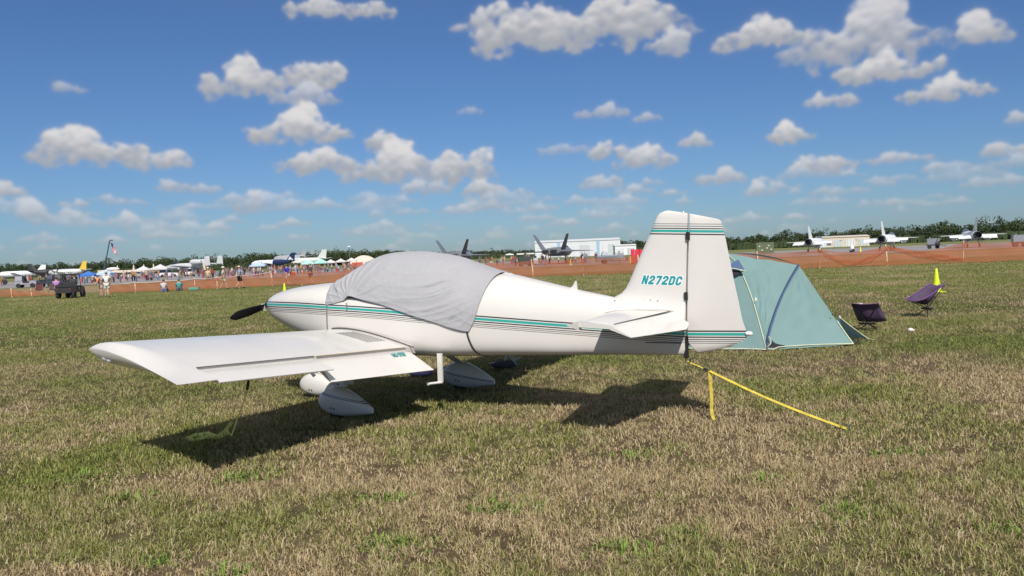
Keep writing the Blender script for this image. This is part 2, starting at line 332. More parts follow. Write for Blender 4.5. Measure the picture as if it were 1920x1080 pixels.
def build_grass():
    rng = np.random.default_rng(7)
    Vs = []; Fs = []; Cs = []; n0 = 0
    def zone(y0, y1, dens, segs, hmin, hmax, wid, margin=1.6, cs=11, blend=0.12):
        nonlocal n0
        area = 0.66*(y1*y1-y0*y0)+2*margin*(y1-y0); n = int(area*dens)
        u = rng.random(n)
        y = np.sqrt(y0*y0+u*(y1*y1-y0*y0)); hw = 0.66*y+margin; x = (rng.random(n)*2-1)*hw
        clump = np.clip((fbm(x*cs, y*cs, 77, 2)-0.5)*1.7+0.5, 0, 1)
        keep = rng.random(n) < np.clip(0.10+1.7*clump, 0, 1)
        x, y, clump = x[keep], y[keep], clump[keep]; n = len(x)
        g = greenness(x, y); isg = rng.random(n) < np.clip(g*1.05+0.03, 0, 0.95)
        h = (hmin+(hmax-hmin)*rng.random(n)**1.5)*(0.45+1.0*clump)*(1+0.25*isg)
        az = rng.random(n)*2*PI; lean = (0.25+1.15*rng.random(n)**0.8)
        dx, dy = np.cos(az), np.sin(az); hor = np.sin(lean)*h; ver = np.cos(lean)*h
        fa = rng.random(n)*2*PI; w = wid*(0.6+0.8*rng.random(n)); px, py = np.cos(fa)*w/2, np.sin(fa)*w/2
        tone = rng.random(n)
        dry = np.array([0.545, 0.445, 0.25]); tan = np.array([0.385, 0.285, 0.16]); pale = np.array([0.62, 0.53, 0.36])
        c = dry*tone[:, None]+tan*(1-tone[:, None]); pk = (rng.random(n) < 0.12)[:, None]; c = np.where(pk, pale, c)
        gc = np.array([0.195, 0.235, 0.065])*(0.6+0.8*rng.random(n))[:, None] + np.array([0.09, 0.06, 0.01])*rng.random(n)[:, None]
        c = np.where(isg[:, None], gc, c)
        k = blend; mean = (np.array([0.45, 0.345, 0.205])*(1-g[:, None]) + np.array([0.225, 0.250, 0.080])*g[:, None]); c = c*(1-k)+mean*k
        if segs == 1:
            P = np.stack([np.stack([x-px, y-py, np.zeros(n)-0.003], 1), np.stack([x+px, y+py, np.zeros(n)-0.003], 1), np.stack([x+dx*hor, y+dy*hor, ver], 1)], 1)
            idx = n0+np.arange(n)[:, None]*3+np.array([0, 1, 2]); Vs.append(P.reshape(-1, 3)); Fs.append(idx)
            Cs.append(np.repeat(c, 3, 0)); n0 += n*3
        else:
            mx, my, mz = x+dx*hor*0.32, y+dy*hor*0.32, ver*0.62+h*0.06
            P = np.stack([np.stack([x-px, y-py, np.zeros(n)-0.003], 1), np.stack([x+px, y+py, np.zeros(n)-0.003], 1),
                          np.stack([mx-px*0.7, my-py*0.7, mz], 1), np.stack([mx+px*0.7, my+py*0.7, mz], 1), np.stack([x+dx*hor, y+dy*hor, ver*0.9], 1)], 1)
            b = n0+np.arange(n)[:, None]*5
            idx = np.concatenate([b+np.array([0, 1, 3]), b+np.array([0, 3, 2]), b+np.array([2, 3, 4])], 0)
            Vs.append(P.reshape(-1, 3)); Fs.append(idx); Cs.append(np.repeat(c, 5, 0)); n0 += n*5
    zone(3.3, 6.2, 7600, 2, 0.024, 0.072, 0.0058)
    zone(6.2, 10.0, 3900, 2, 0.024, 0.072, 0.0075)
    zone(10.0, 18.0, 1500, 1, 0.03, 0.070, 0.011, 1.6, 8, 0.5)
    zone(18.0, 34.0, 330, 1, 0.03, 0.070, 0.022, 2.5, 4, 0.75)
    zone(34.0, 62.0, 60, 1, 0.03, 0.075, 0.045, 3, 2, 0.8)
    # taller green weeds in tufts
    tuft = [(-0.11,5.35,.26,520),(-0.75,4.72,.22,420),(-0.95,5.65,.2,300),(2.05,5.0,.22,380),(1.75,5.75,.18,200),(-2.2,6.4,.3,350),(-3.6,6.6,.35,420),(-2.9,5.9,.25,250),(0.55,4.5,.2,240),(3.0,6.3,.25,240),(-1.6,4.35,.2,220),(-2.1,4.6,.14,150),(1.0,6.6,.22,200),(2.75,4.55,.15,150),(0.95,4.7,.12,120)]
    for (tx, ty, tr, n) in tuft:
        n = int(n*0.62); a = rng.random(n)*2*PI; r = tr*rng.random(n)**0.8*(0.55+0.9*vnoise(a*1.3+tx*7, a*0+ty*5, 4)); x = tx+r*np.cos(a)*1.35; y = ty+r*np.sin(a)
        h = (0.03+0.06*rng.random(n))*(1.15-0.5*r/tr); az = rng.random(n)*2*PI; lean = 0.35+0.9*rng.random(n); dx, dy = np.cos(az), np.sin(az)
        hor = np.sin(lean)*h; ver = np.cos(lean)*h; w = 0.006+0.005*rng.random(n); fa = az+PI/2; px, py = np.cos(fa)*w/2, np.sin(fa)*w/2
        c = np.array([0.17, 0.25, 0.05])*(0.7+0.7*rng.random(n))[:, None]
        mx, my, mz = x+dx*hor*0.35, y+dy*hor*0.35, ver*0.65+h*0.06
        P = np.stack([np.stack([x-px, y-py, np.zeros(n)], 1), np.stack([x+px, y+py, np.zeros(n)], 1), np.stack([mx-px, my-py, mz], 1), np.stack([mx+px, my+py, mz], 1), np.stack([x+dx*hor, y+dy*hor, ver*0.85], 1)], 1)
        b = n0+np.arange(n)[:, None]*5
        Fs.append(np.concatenate([b+np.array([0, 1, 3]), b+np.array([0, 3, 2]), b+np.array([2, 3, 4])], 0)); Vs.append(P.reshape(-1, 3)); Cs.append(np.repeat(c, 5, 0)); n0 += n*5
    o = new_mesh_np('grass', np.concatenate(Vs), np.concatenate(Fs), 3, np.concatenate(Cs), tint_mat('grass_blades', 0.75, None, 0.2, 0.22))
    stuff(o); o['label'] = 'short dry tan grass with green patches covering the field'; o['category'] = 'grass'
build_grass()
# ---------------------------------------------------------------- materials for the aeroplane
def paint_mat(name, mode):
    """cream gloss paint with the black and teal pinstripes of this part"""
    m = bpy.data.materials.new(name); m.use_nodes = True; nt = m.node_tree; b = nt.nodes['Principled BSDF']; L = nt.links.new
    b.inputs['Roughness'].default_value = 0.30; b.inputs['Coat Weight'].default_value = 0.35; b.inputs['Coat Roughness'].default_value = 0.08
    tc = nt.nodes.new('ShaderNodeTexCoord'); sp = nt.nodes.new('ShaderNodeSeparateXYZ'); L(tc.outputs['Object'], sp.inputs[0])
    cream = (0.68, 0.655, 0.615); black = (0.035, 0.037, 0.045); teal = (0.03, 0.36, 0.31)
    n = nt.nodes.new('ShaderNodeTexNoise'); n.inputs['Scale'].default_value = 2.3; n.inputs['Detail'].default_value = 5; L(tc.outputs['Object'], n.inputs['Vector'])
    mr = nt.nodes.new('ShaderNodeMapRange'); mr.inputs['To Min'].default_value = 0.95; mr.inputs['To Max'].default_value = 1.03; L(n.outputs['Fac'], mr.inputs['Value'])
    mr2 = nt.nodes.new('ShaderNodeMapRange'); mr2.inputs['To Min'].default_value = 0.22; mr2.inputs['To Max'].default_value = 0.4; L(n.outputs['Fac'], mr2.inputs['Value']); L(mr2.outputs[0], b.inputs['Roughness'])
    mul = nt.nodes.new('ShaderNodeMix'); mul.data_type = 'RGBA'; mul.blend_type = 'MULTIPLY'; mul.inputs[0].default_value = 1
    L(mr.outputs[0], mul.inputs[7]); L(mul.outputs[2], b.inputs['Base Color'])
    nb_ = nt.nodes.new('ShaderNodeTexNoise'); nb_.inputs['Scale'].default_value = 3.2; nb_.inputs['Detail'].default_value = 2; L(tc.outputs['Object'], nb_.inputs['Vector'])
    bp_ = nt.nodes.new('ShaderNodeBump'); bp_.inputs['Strength'].default_value = 0.12; bp_.inputs['Distance'].default_value = 0.02; L(nb_.outputs['Fac'], bp_.inputs['Height']); L(bp_.outputs[0], b.inputs['Normal'])
    if mode is None:
        mul.inputs[6].default_value = (*cream, 1); MATS[name] = m; return m
    # t runs 0..1 across the stripe set
    def curve(pts, x0, x1, z0, z1):
        mp = nt.nodes.new('ShaderNodeMapRange'); mp.inputs['From Min'].default_value = x0; mp.inputs['From Max'].default_value = x1; L(sp.outputs[0], mp.inputs['Value'])
        fc = nt.nodes.new('ShaderNodeFloatCurve'); cu = fc.mapping.curves[0]
        while len(cu.points) < len(pts): cu.points.new(0.5, 0.5)
        for p, (x, z) in zip(cu.points, pts): p.location = ((x-x0)/(x1-x0), (z-z0)/(z1-z0)); p.handle_type = 'AUTO'
        fc.mapping.update(); L(mp.outputs[0], fc.inputs['Value'])
        q = nt.nodes.new('ShaderNodeMath'); q.operation = 'MULTIPLY_ADD'; q.inputs[1].default_value = z1-z0; q.inputs[2].default_value = z0; L(fc.outputs[0], q.inputs[0]); return q.outputs[0]
    def sub(a, bb):
        q = nt.nodes.new('ShaderNodeMath'); q.operation = 'SUBTRACT'
        for i, vv in enumerate((a, bb)):
            if isinstance(vv, float): q.inputs[i].default_value = vv
            else: L(vv, q.inputs[i])
        return q.outputs[0]
    def ramp(d, lo, hi, bands):
        mp = nt.nodes.new('ShaderNodeMapRange'); mp.inputs['From Min'].default_value = lo; mp.inputs['From Max'].default_value = hi; L(d, mp.inputs['Value'])
        cr = nt.nodes.new('ShaderNodeValToRGB'); cr.color_ramp.interpolation = 'CONSTANT'
        el = cr.color_ramp.elements; el[0].position = 0; el[0].color = (*cream, 1); el[1].position = 1.0; el[1].color = (*cream, 1)
        for a, bb, cc in bands:
            e = el.new((a-lo)/(hi-lo)); e.color = (*cc, 1)
            e = el.new((bb-lo)/(hi-lo)); e.color = (*cream, 1)
        L(mp.outputs[0], cr.inputs[0]); return cr.outputs[0]
    dn = [(0.022, 0.036, black), (-0.014, 0.013, teal), (-0.035, -0.023, black), (-0.056, -0.048, black), (-0.073, -0.067, black), (-0.090, -0.085, black)]
    if mode == 'fuselage':
        zc = curve([(-2.1, 1.205), (-1.3, 1.203), (-0.77, 1.183), (0.1, 1.138), (0.473, 1.107), (1.167, 1.050), (2.205, 0.958), (3.354, 0.862)], -2.1, 3.4, 0.8, 1.25)
        col = ramp(sub(sp.outputs[2], zc), -0.13, 0.06, dn)
    elif mode == 'tail':
        # stripes low on the rudder and again below the tip, mirrored
        low = ramp(sub(sp.outputs[2], 0.861), -0.13, 0.06, dn)
        mp = nt.nodes.new('ShaderNodeMath'); mp.operation = 'MULTIPLY_ADD'; mp.inputs[1].default_value = 0.06; L(sp.outputs[0], mp.inputs[0]); L(sp.outputs[2], mp.inputs[2])
        hi = ramp(sub(mp.outputs[0], 2.062), -0.05, 0.12, [(-0.036, -0.023, black), (-0.012, 0.012, teal), (0.021, 0.031, black), (0.045, 0.052, black), (0.067, 0.0725, black)])
        pick = nt.nodes.new('ShaderNodeMath'); pick.operation = 'GREATER_THAN'; pick.inputs[1].default_value = 1.4; L(sp.outputs[2], pick.inputs[0])
        mx = nt.nodes.new('ShaderNodeMix'); mx.data_type = 'RGBA'; L(pick.outputs[0], mx.inputs[0]); L(low, mx.inputs[6]); L(hi, mx.inputs[7]); col = mx.outputs[2]
    elif mode == 'pant':
        mp = nt.nodes.new('ShaderNodeMath'); mp.operation = 'MULTIPLY_ADD'; mp.inputs[1].default_value = 0.16; L(sp.outputs[0], mp.inputs[0]); L(sp.outputs[2], mp.inputs[2])
        col = ramp(sub(mp.outputs[0], 0.215), -0.05, 0.05, [(-0.012, -0.004, black), (0.004, 0.010, black)])
    L(col, mul.inputs[6]); MATS[name] = m
    return m
P_PLAIN = paint_mat('cream_paint', None); P_FUS = paint_mat('cream_paint_fuselage_stripes', 'fuselage')
P_TAIL = paint_mat('cream_paint_tail_stripes', 'tail'); P_PANT = paint_mat('cream_paint_pant_stripes', 'pant')
M_BLACK = mat('black_metal', (0.02, 0.02, 0.022), 0.45); M_RUBBER = mat('tyre_rubber', (0.025, 0.025, 0.027), 0.85, bump=0.2)
M_PROP = mat('propeller_black', (0.016, 0.017, 0.022), 0.42, var=0.2); M_SEAL_SHADE = mat('grey_seal_and_gap_shade', (0.10, 0.095, 0.09), 0.7)  # last grey: root seal and screws, also painted shade of the hinge gaps
M_TEAL = mat('teal_vinyl', (0.012, 0.275, 0.30), 0.4); M_WHITE = mat('white_vinyl', (0.86, 0.87, 0.87), 0.4)
M_STEEL = mat('bare_steel', (0.45, 0.45, 0.46), 0.35, 0.9); M_DKGLASS = mat('tinted_glass', (0.02, 0.022, 0.025), 0.05, spec=0.8)
M_GREYTAPE = mat('grey_grip_tape', (0.22, 0.215, 0.21), 0.9)

AX0 = 2.25                                        # aircraft frame: X aft of spinner, Y to port, Z up
def A(X, Y, Z): return (X-AX0, -Y, Z)
plane = thing('light_aircraft', 'cream low-wing light aircraft with teal and black stripes parked on the grass', 'airplane', (-1.2512, 9.4654, 0), R(-28.552))
def interp(tab, x):
    xs = [t[0] for t in tab]
    return [float(np.interp(x, xs, [t[i] for t in tab])) for i in range(1, len(tab[0]))]
# X, half width, z top, z bottom, z of widest point, top exponent, bottom exponent
FUS = [(0.175,.085,1.235,1.135,1.185,2.0,2.0),(0.20,.15,1.262,1.085,1.185,2.0,2.0),(0.26,.235,1.302,1.035,1.185,2.1,2.1),(0.38,.315,1.352,.965,1.19,2.2,2.3),(0.65,.405,1.403,.865,1.19,2.3,2.6),
       (0.96,.475,1.432,.775,1.19,2.4,3.0),(1.30,.530,1.449,.715,1.18,2.4,3.6),(1.62,.560,1.430,.672,1.17,2.4,4.2),(2.0,.578,1.385,.640,1.15,2.4,4.6),(2.5,.580,1.36,.617,1.12,2.4,5.0),
       (2.95,.545,1.38,.612,1.09,2.4,5.0),(3.3,.495,1.47,.620,1.06,2.3,5.0),(3.58,.448,1.502,.627,1.03,2.2,5.0),(3.98,.370,1.421,.636,.99,2.2,5.0),(4.34,.300,1.336,.641,.95,2.2,5.0),
       (4.55,.262,1.289,.644,.93,2.2,4.6),(4.85,.208,1.228,.648,.91,2.2,4.2),(5.2,.138,1.150,.650,.89,2.2,3.6),(5.585,.045,1.075,.652,.87,2.2,3.0)]
def fsec(X, n=56, tab=FUS):
    w, zt, zb, zm, nt_, nb = interp(tab, X); out = []
    for k in range(n):
        a = 2*PI*k/n; c, s = math.cos(a), math.sin(a); e = nt_ if s >= 0 else nb
        y = w*math.copysign(abs(c)**(2/e), c); z = zm+(zt-zm)*abs(s)**(2/e) if s >= 0 else zm-(zm-zb)*abs(s)**(2/e)
        out.append(A(X, y, z))
    return out
def smoothed(tab, xs):
    """Catmull-Rom resample so that the loft has no kinks"""
    T = np.array(tab); x = T[:, 0]; out = []
    m = np.zeros_like(T)
    m[1:-1] = (T[2:]-T[:-2])/(x[2:]-x[:-2])[:, None]; m[0] = (T[1]-T[0])/(x[1]-x[0]); m[-1] = (T[-1]-T[-2])/(x[-1]-x[-2])
    for X in xs:
        i = int(np.clip(np.searchsorted(x, X)-1, 0, len(x)-2)); h = x[i+1]-x[i]; t = (X-x[i])/h
        out.append((2*t**3-3*t**2+1)*T[i]+(t**3-2*t**2+t)*h*m[i]+(-2*t**3+3*t**2)*T[i+1]+(t**3-t**2)*h*m[i+1]); out[-1][0] = X
    return [tuple(o) for o in out]
FUS_S = smoothed(FUS, list(np.linspace(0.175, 0.5, 14))+list(np.linspace(0.56, 1.28, 10))+list(np.linspace(1.36, 5.585, 52)))
b = MB(); b.loft([fsec(t[0], tab=FUS_S) for t in FUS_S if t[0] >= 1.2799]); b.build('fuselage', P_FUS, plane, 50)
b = MB(); b.loft([fsec(t[0], tab=FUS_S) for t in FUS_S if t[0] <= 1.2801]); b.build('cowling', P_FUS, plane, 50)
# cowling: spinner, inlet lips, hinge line, exhaust
b = MB(); b.lathe([(0.004, 0.0), (0.03, 0.02), (0.055, 0.06), (0.075, 0.12), (0.08, 0.18), (0.08, 0.205)], 20, A(0, 0, 1.185), 'x'); b.build('spinner', M_PROP, plane, 50)
hub = MB(); hub.lathe([(0.05, 0.10), (0.06, 0.11), (0.06, 0.16), (0.05, 0.165)], 16, A(0, 0, 1.185), 'x'); prop = hub.build('propeller', M_PROP, plane, 50)
for sg in (1, -1):
    secs = []
    for i in range(13):
        t = i/12; rad = 0.02+0.70*t; ch = (0.105+0.075*math.sin(min(1, t*1.5)*PI*0.6))*(1-0.30*t)*(1 if t < 0.8 else max(0.25, 1-((t-0.8)/0.2)**2*0.75))
        tw = R(62-46*t); th = 0.035*(1-0.75*t)+0.004; ring = []
        for k in range(12):
            a = 2*PI*k/12; u = ch/2*math.cos(a); w_ = th/2*math.sin(a)*(1-0.35*math.cos(a))
            ring.append((u*math.sin(PI/2-tw)*0.0 + u*math.sin(tw)*0.62 + w_*0.6, u*math.cos(tw)*0.98))
        dy, dz = math.cos(R(9)), -math.sin(R(9))
        secs.append([A(0.13+p[0], sg*(rad*dy)+sg*p[1]*-dz*0.0, 1.185+sg*rad*dz+p[1]*1.0) for p in ring])
    bl = MB(); bl.loft(secs); blade = bl.build('blade', M_PROP, prop, 40)
    if sg == 1:
        wr = MB(); wr.box(A(0.125, 0.16, 1.160), (0.062, 0.008, 0.094), (R(9), 0, 0)); wr.build('tape_wrap', mat('pale_tape', (0.55, 0.55, 0.55), 0.5), blade)
# ---- wing -----------------------------------------------------------------
def wz(X, Y): return .665+.0604*(abs(Y)-.56)-.13*(X-2.96)
CH0, CH1 = 1.47, 2.96
def naca(c, up):
    t = 0.135; yt = 5*t*(0.2969*math.sqrt(max(c, 0))-0.126*c-0.3516*c*c+0.2843*c**3-0.1015*c**4)
    cam_ = 0.018*4*c*(1-c)*(1.25-c*0.5)
    return ((cam_+yt) if up else (cam_-yt))*1.45
CS = [0.5*(1-math.cos(PI*i/22)) for i in range(23)]
def wsec(Y, c1=1.0, sg=1):
    """closed airfoil ring at span Y cut at chord fraction c1"""
    cs = [c*c1 for c in CS]; up = []; lo = []
    for c in reversed(cs): X = CH0+(CH1-CH0)*c; up.append(A(X, sg*Y, wz(X, Y)+naca(c, True)))
    for c in cs[1:]: X = CH0+(CH1-CH0)*c; lo.append(A(X, sg*Y, wz(X, Y)+naca(c, False)-(0.001 if c < 1 else 0.002)))
    return up+lo
HC = (2.705-CH0)/(CH1-CH0)
for sg, nm in ((1, 'port'), (-1, 'starboard')):
    b = MB(); b.loft([wsec(y, HC, sg) for y in np.linspace(0.30, 3.415, 12)]); wing = b.build('wing', P_PLAIN, plane, 40)
    # tip: upper skin runs flat to a sheared edge, lower skin curves up to it
    secs = []
    for i in range(12):
        s_ = i/11; ring = []
        def pt(c, up):
            ye = 3.43+0.375*c; Y = 3.418+(ye-3.418)*s_; X = CH0-0.05*s_*(1-c)+(CH1+0.015*s_-(CH0-0.05*s_*(1-c)))*c
            zu = wz(X, Y)+naca(c, True)*(1-0.55*s_*s_)-0.005*s_*s_*(1-c); zl = wz(X, Y)+naca(c, False)
            k = math.sqrt(max(0, 1-s_*s_)); return A(X, sg*Y, zu if up else zu+(zl-zu)*(0.06+0.94*k))
        ring = [pt(c, True) for c in reversed(CS)]+[pt(c, False) for c in CS[1:]]
        secs.append(ring)
    b = MB(); b.loft(secs); tip = b.build('wing_tip', P_PLAIN, wing, 40)
    if sg == 1:
        b = MB(); b.ell(A(1.68, 3.452, 0.972), (0.05, 0.022, 0.026)); b.ell(A(1.75, 3.468, 0.957), (0.036, 0.018, 0.016)); b.build('navigation_light', mat('clear_lens', (0.42, 0.43, 0.45), 0.08, spec=0.9), wing, 60)
    # aileron and flap: nose radius + tapered trailing edge
    def surface(Ya, ha, ta, Yb, hb, tb, th):
        secs = []
        for (Y, (hx, hz), (tx, tz)) in ((Ya, ha, ta), (Yb, hb, tb)):
            dx, dz = tx-hx, tz-hz; l = math.hypot(dx, dz); ux, uz = dx/l, dz/l; nx, nz = -uz, ux
            ring = []
            for (q, o_) in ((1.0, 0.004), (0.5, 0.004+0.0), (0.12, 0.0), (0.02, -0.012), (-0.03, -th*0.5), (0.02, -th*0.95), (0.15, -th), (0.5, -th*0.62), (1.0, -0.004)):
                ring.append(A(hx+ux*l*q+nx*o_, sg*Y, hz+uz*l*q+nz*o_))
            secs.append(ring)
        return MB().loft(secs)
    surface(2.095, (2.722, .8195), (2.945, .722), 3.405, (2.722, .9035), (2.962, .812), 0.055).build('aileron', P_PLAIN, wing, 35)
    surface(0.66, (2.735, .716), (3.055, .517), 2.075, (2.722, .806), (2.885, .602), 0.06).build('flap', P_PLAIN, wing, 35)
    # root strip in front of flap
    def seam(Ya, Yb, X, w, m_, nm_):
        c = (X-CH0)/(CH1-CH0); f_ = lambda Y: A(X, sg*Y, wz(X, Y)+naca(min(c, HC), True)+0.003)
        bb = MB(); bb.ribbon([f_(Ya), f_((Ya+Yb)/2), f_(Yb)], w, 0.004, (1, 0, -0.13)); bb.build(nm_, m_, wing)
    seam(0.68, 2.07, 2.712, 0.022, mat('cream_seal', (0.66, 0.58, 0.42), 0.6), 'seam_strip'); seam(2.095, 3.405, 2.712, 0.010, M_SEAL_SHADE, 'hinge_gap_shade')  # dark aileron strip stands in for shade in the hinge gap
    if sg == 1:
        for k in range(6):     # grip strips on the wing walk
            y0 = 0.72+0.055*k; pts = []
            for i in range(7):
                X = 2.03+0.44*i/6; c = (X-CH0)/(CH1-CH0); pts.append(A(X, y0, wz(X, y0)+naca(c, True)+0.0025))
            b = MB(); b.ribbon(pts, 0.015, 0.003, (0, 1, 0)); b.build('grip_strip', M_GREYTAPE, wing)
    # dark seal where skin meets fuselage
    pts = []
    for i in range(26):
        X = 1.60+1.16*i/25; c = (X-CH0)/(CH1-CH0)
        yy = interp(FUS_S, X)[0]; z = wz(X, yy)+naca(c, True)
        pts.append(A(X, sg*(yy*0.985+0.02+0.03*(c-0.3)), z+0.012))
    b = MB(); b.tube(pts, 0.0075, 6); b.build('root_seal', M_SEAL_SHADE, wing, 60)
# ---- fin, rudder, tailplane ----------------------------------------------------
def vsurf(levels, rnd):
    """levels: LE x, LE z, TE x, TE z, thickness; rnd: True = round nose thin tail, False = nose at full thickness"""
    secs = []
    for lx, lz, tx, tz, th in levels:
        ring = []
        prof = [(1.0, .02), (.75, .26 if not rnd else .76), (.5, .52 if not rnd else .92), (.25, .8 if not rnd else 1.0), (.1, .96 if not rnd else .78), (.03, .9 if not rnd else .45), (0.0, .0)]
        if rnd: prof[0] = (1.0, .52)
        for c, k in prof: ring.append(A(lx+(tx-lx)*c, th/2*k, lz+(tz-lz)*c))
        for c, k in reversed(prof[:-1]): ring.append(A(lx+(tx-lx)*c, -th/2*k, lz+(tz-lz)*c))
        secs.append(ring)
    return MB().loft(secs)
FIN = [(4.72,1.10,5.60,1.0,.30),(4.80,1.20,5.60,1.10,.17),(4.87,1.236,5.60,1.16,.12),(4.935,1.268,5.603,1.22,.095),(4.985,1.315,5.606,1.29,.09),(5.023,1.382,5.61,1.36,.088),(5.145,1.636,5.622,1.62,.08),(5.276,1.896,5.638,1.88,.068),(5.327,2.01,5.643,1.975,.055),(5.36,2.05,5.643,2.012,.04),(5.41,2.067,5.643,2.027,.022),(5.45,2.072,5.64,2.033,.004)]
vsurf(FIN, True).build('fin', P_TAIL, plane, 50)
RUD = [(5.694, 0.667, 5.77, 0.684, 0.01), (5.677, 0.683, 6.02, 0.742, 0.05), (5.646, 0.735, 6.135, 0.8, 0.075), (5.606, 0.77, 6.178, 0.845, 0.08), (5.6, 0.86, 6.17, 0.885, 0.08), (5.6, 1.0, 6.135, 1.0, 0.08), (5.61, 1.2, 6.105, 1.174, 0.08), (5.622, 1.42, 6.062, 1.402, 0.075), (5.645, 1.8, 5.998, 1.783, 0.065), (5.655, 1.93, 5.974, 1.9, 0.05), (5.655, 1.99, 5.964, 1.935, 0.034), (5.655, 2.018, 5.95, 1.953, 0.018), (5.657, 2.03, 5.93, 1.962, 0.004)]
rud = vsurf(RUD, False).build('rudder', P_TAIL, plane, 50)
b = MB(); b.lathe([(0.018, 0), (0.022, 0.02), (0.02, 0.05), (0.006, 0.062)], 12, A(6.165, 0, 0.868), 'x'); b.build('tail_light', mat('tail_lens', (0.8, 0.8, 0.8), 0.15), rud, 50)
for z in (1.812, 1.232):
    b = MB(); X = 5.6485 if z > 1.5 else 5.612; b.box(A(X, 0.030, z), (0.036, 0.032, 0.075)); b.build('hinge_bracket', M_BLACK, plane)
b = MB(); b.tube([A(5.60, 0, 2.02), A(5.60, 0, 2.047), A(5.60, 0, 2.056)], [0.012, 0.012, 0.004], 10); b.build('beacon', P_PLAIN, plane, 60)
for sg in (1, -1):
    def hring(lx, ly, lz, tx, tz, th):
        prof = [(1.0, .62), (.7, .95), (.4, 1.0), (.18, .85), (.06, .5), (0, 0)]
        up = [A(lx+(tx-lx)*c, sg*ly, lz+(tz-lz)*c+th/2*k) for c, k in prof]; lo = [A(lx+(tx-lx)*c, sg*ly, lz+(tz-lz)*c-th/2*k) for c, k in reversed(prof[:-1])]
        return up+lo
    b = MB(); b.loft([hring(4.80, 0.0, 1.070, 5.475, 1.062, .08), hring(4.865, .17, 1.078, 5.458, 1.062, .075), hring(5.078, 1.345, 1.090, 5.362, 1.058, .05), hring(5.10, 1.365, 1.088, 5.36, 1.058, .03)])
    stab = b.build('stabilizer', P_PLAIN, plane, 50)
    bb = MB(); bb.ribbon([A(5.470, sg*.125, 1.0915), A(5.374, sg*1.34, 1.0785)], 0.018, 0.006, (1, 0, 0)); bb.build('hinge_gap_shade', M_SEAL_SHADE, stab)  # dark ribbon imitates the shade in the elevator gap
    secs = []
    for (Y, hx, tx, tz, th) in ((.13, 5.482, 5.66, .975, .06), (.36, 5.468, 5.70, .938, .058), (1.37, 5.372, 5.565, .973, .045), (1.435, 5.366, 5.552, .977, .03)):
        hz = 1.060; dx, dz = tx-hx, tz-hz; l = math.hypot(dx, dz); ux, uz = dx/l, dz/l; nx, nz = -uz, ux
        if nz < 0: nx, nz = -nx, -nz
        secs.append([A(hx+ux*l*q+nx*o_, sg*Y, hz+uz*l*q+nz*o_) for q, o_ in ((1, .003), (.4, th*.36), (.08, th*.52), (0, th*.4), (-.04, 0), (0, -th*.5), (.1, -th*.55), (.5, -th*.32), (1, -.003))])
    b = MB(); b.loft(secs); elev = b.build('elevator', P_PLAIN, plane, 40)
    b = MB()   # mass balance arm ahead of the tip
    b.loft([[A(4.965, sg*1.405, 1.075), A(4.965, sg*1.415, 1.075), A(4.965, sg*1.415, 1.068), A(4.965, sg*1.405, 1.068)], [A(5.085, sg*1.375, 1.112), A(5.085, sg*1.445, 1.110), A(5.085, sg*1.445, 1.036), A(5.085, sg*1.375, 1.036)]])
    b.loft([[A(5.086, sg*1.376, 1.110), A(5.086, sg*1.436, 1.110), A(5.086, sg*1.436, 1.06), A(5.086, sg*1.376, 1.06)], [A(5.37, sg*1.376, 1.072), A(5.37, sg*1.436, 1.070), A(5.37, sg*1.436, 1.045), A(5.37, sg*1.376, 1.045)]])
    b.build('balance_horn', P_PLAIN, elev)
    b = MB(); b.tube([A(4.84, sg*.235, 1.085), A(4.95, sg*.21, 1.108), A(5.15, sg*.168, 1.112), A(5.40, sg*.11, 1.105), A(5.5, sg*.085, 1.09)], 0.006, 6); b.build('fairing_seam', mat('cream_seam', (0.55, 0.52, 0.47), 0.7), stab, 60)
# small scoop, aerials, rivets, access line, tail tie-down ring
b = MB(); b.loft([[A(3.54, y*0.02, 1.515+z*0.004) for y, z in ((1,0),(0,1),(-1,0),(0,-1))], [A(3.60, y*.05, 1.497+z*.02) for y, z in ((1,0),(0,1),(-1,0),(0,-1))], [A(3.68, y*.055, 1.485+z*.016) for y, z in ((1,0),(0,1),(-1,0),(0,-1))], [A(3.73, y*.02, 1.47+z*.004) for y, z in ((1,0),(0,1),(-1,0),(0,-1))]])
b.build('cabin_vent', P_PLAIN, plane, 60)
b = MB(); b.plate([A(4.345, 0, 1.315), A(4.40, 0, 1.35), A(4.432, 0, 1.402), A(4.442, 0, 1.402), A(4.452, 0, 1.30)], (0, 1, 0), 0.014); b.build('antenna_blade', P_PLAIN, plane)
b = MB(); b.tube([A(4.437, 0, 1.40), A(4.56, 0.0, 1.53)], 0.0022, 5); b.build('antenna_whip', M_STEEL, plane)
for k, (X, Z) in enumerate(((5.05, 1.222), (5.115, 1.213), (5.185, 1.204), (5.255, 1.197), (5.33, 1.188), (4.90, 1.20))):
    b = MB(); yy = 0.052 if k < 5 else 0.10; b.lathe([(0.006, -0.004), (0.006, 0.003), (0.003, 0.005)], 8, A(X, yy, Z), 'y'); b.build('screw', M_SEAL_SHADE, plane)
b = MB(); b.tube([A(5.22, 0.137, 0.785), A(5.56, 0.064, 0.775)], 0.004, 6); b.build('rudder_cable', M_BLACK, plane)
b = MB(); b.box(A(5.592, 0.012, 0.74), (0.028, 0.05, 0.20)); b.box(A(5.612, 0.015, 0.775), (0.05, 0.035, 0.05)); b.box(A(5.59, 0.01, 0.66), (0.035, 0.04, 0.07)); b.build('tail_spring', M_BLACK, plane)
ring = MB(); ring.tube([A(5.597+0.026*math.cos(t), 0.0, 0.60+0.026*math.sin(t)) for t in np.linspace(0, 2*PI, 17)], 0.005, 6, False); ring.build('tie_down_ring', M_BLACK, plane, 60)
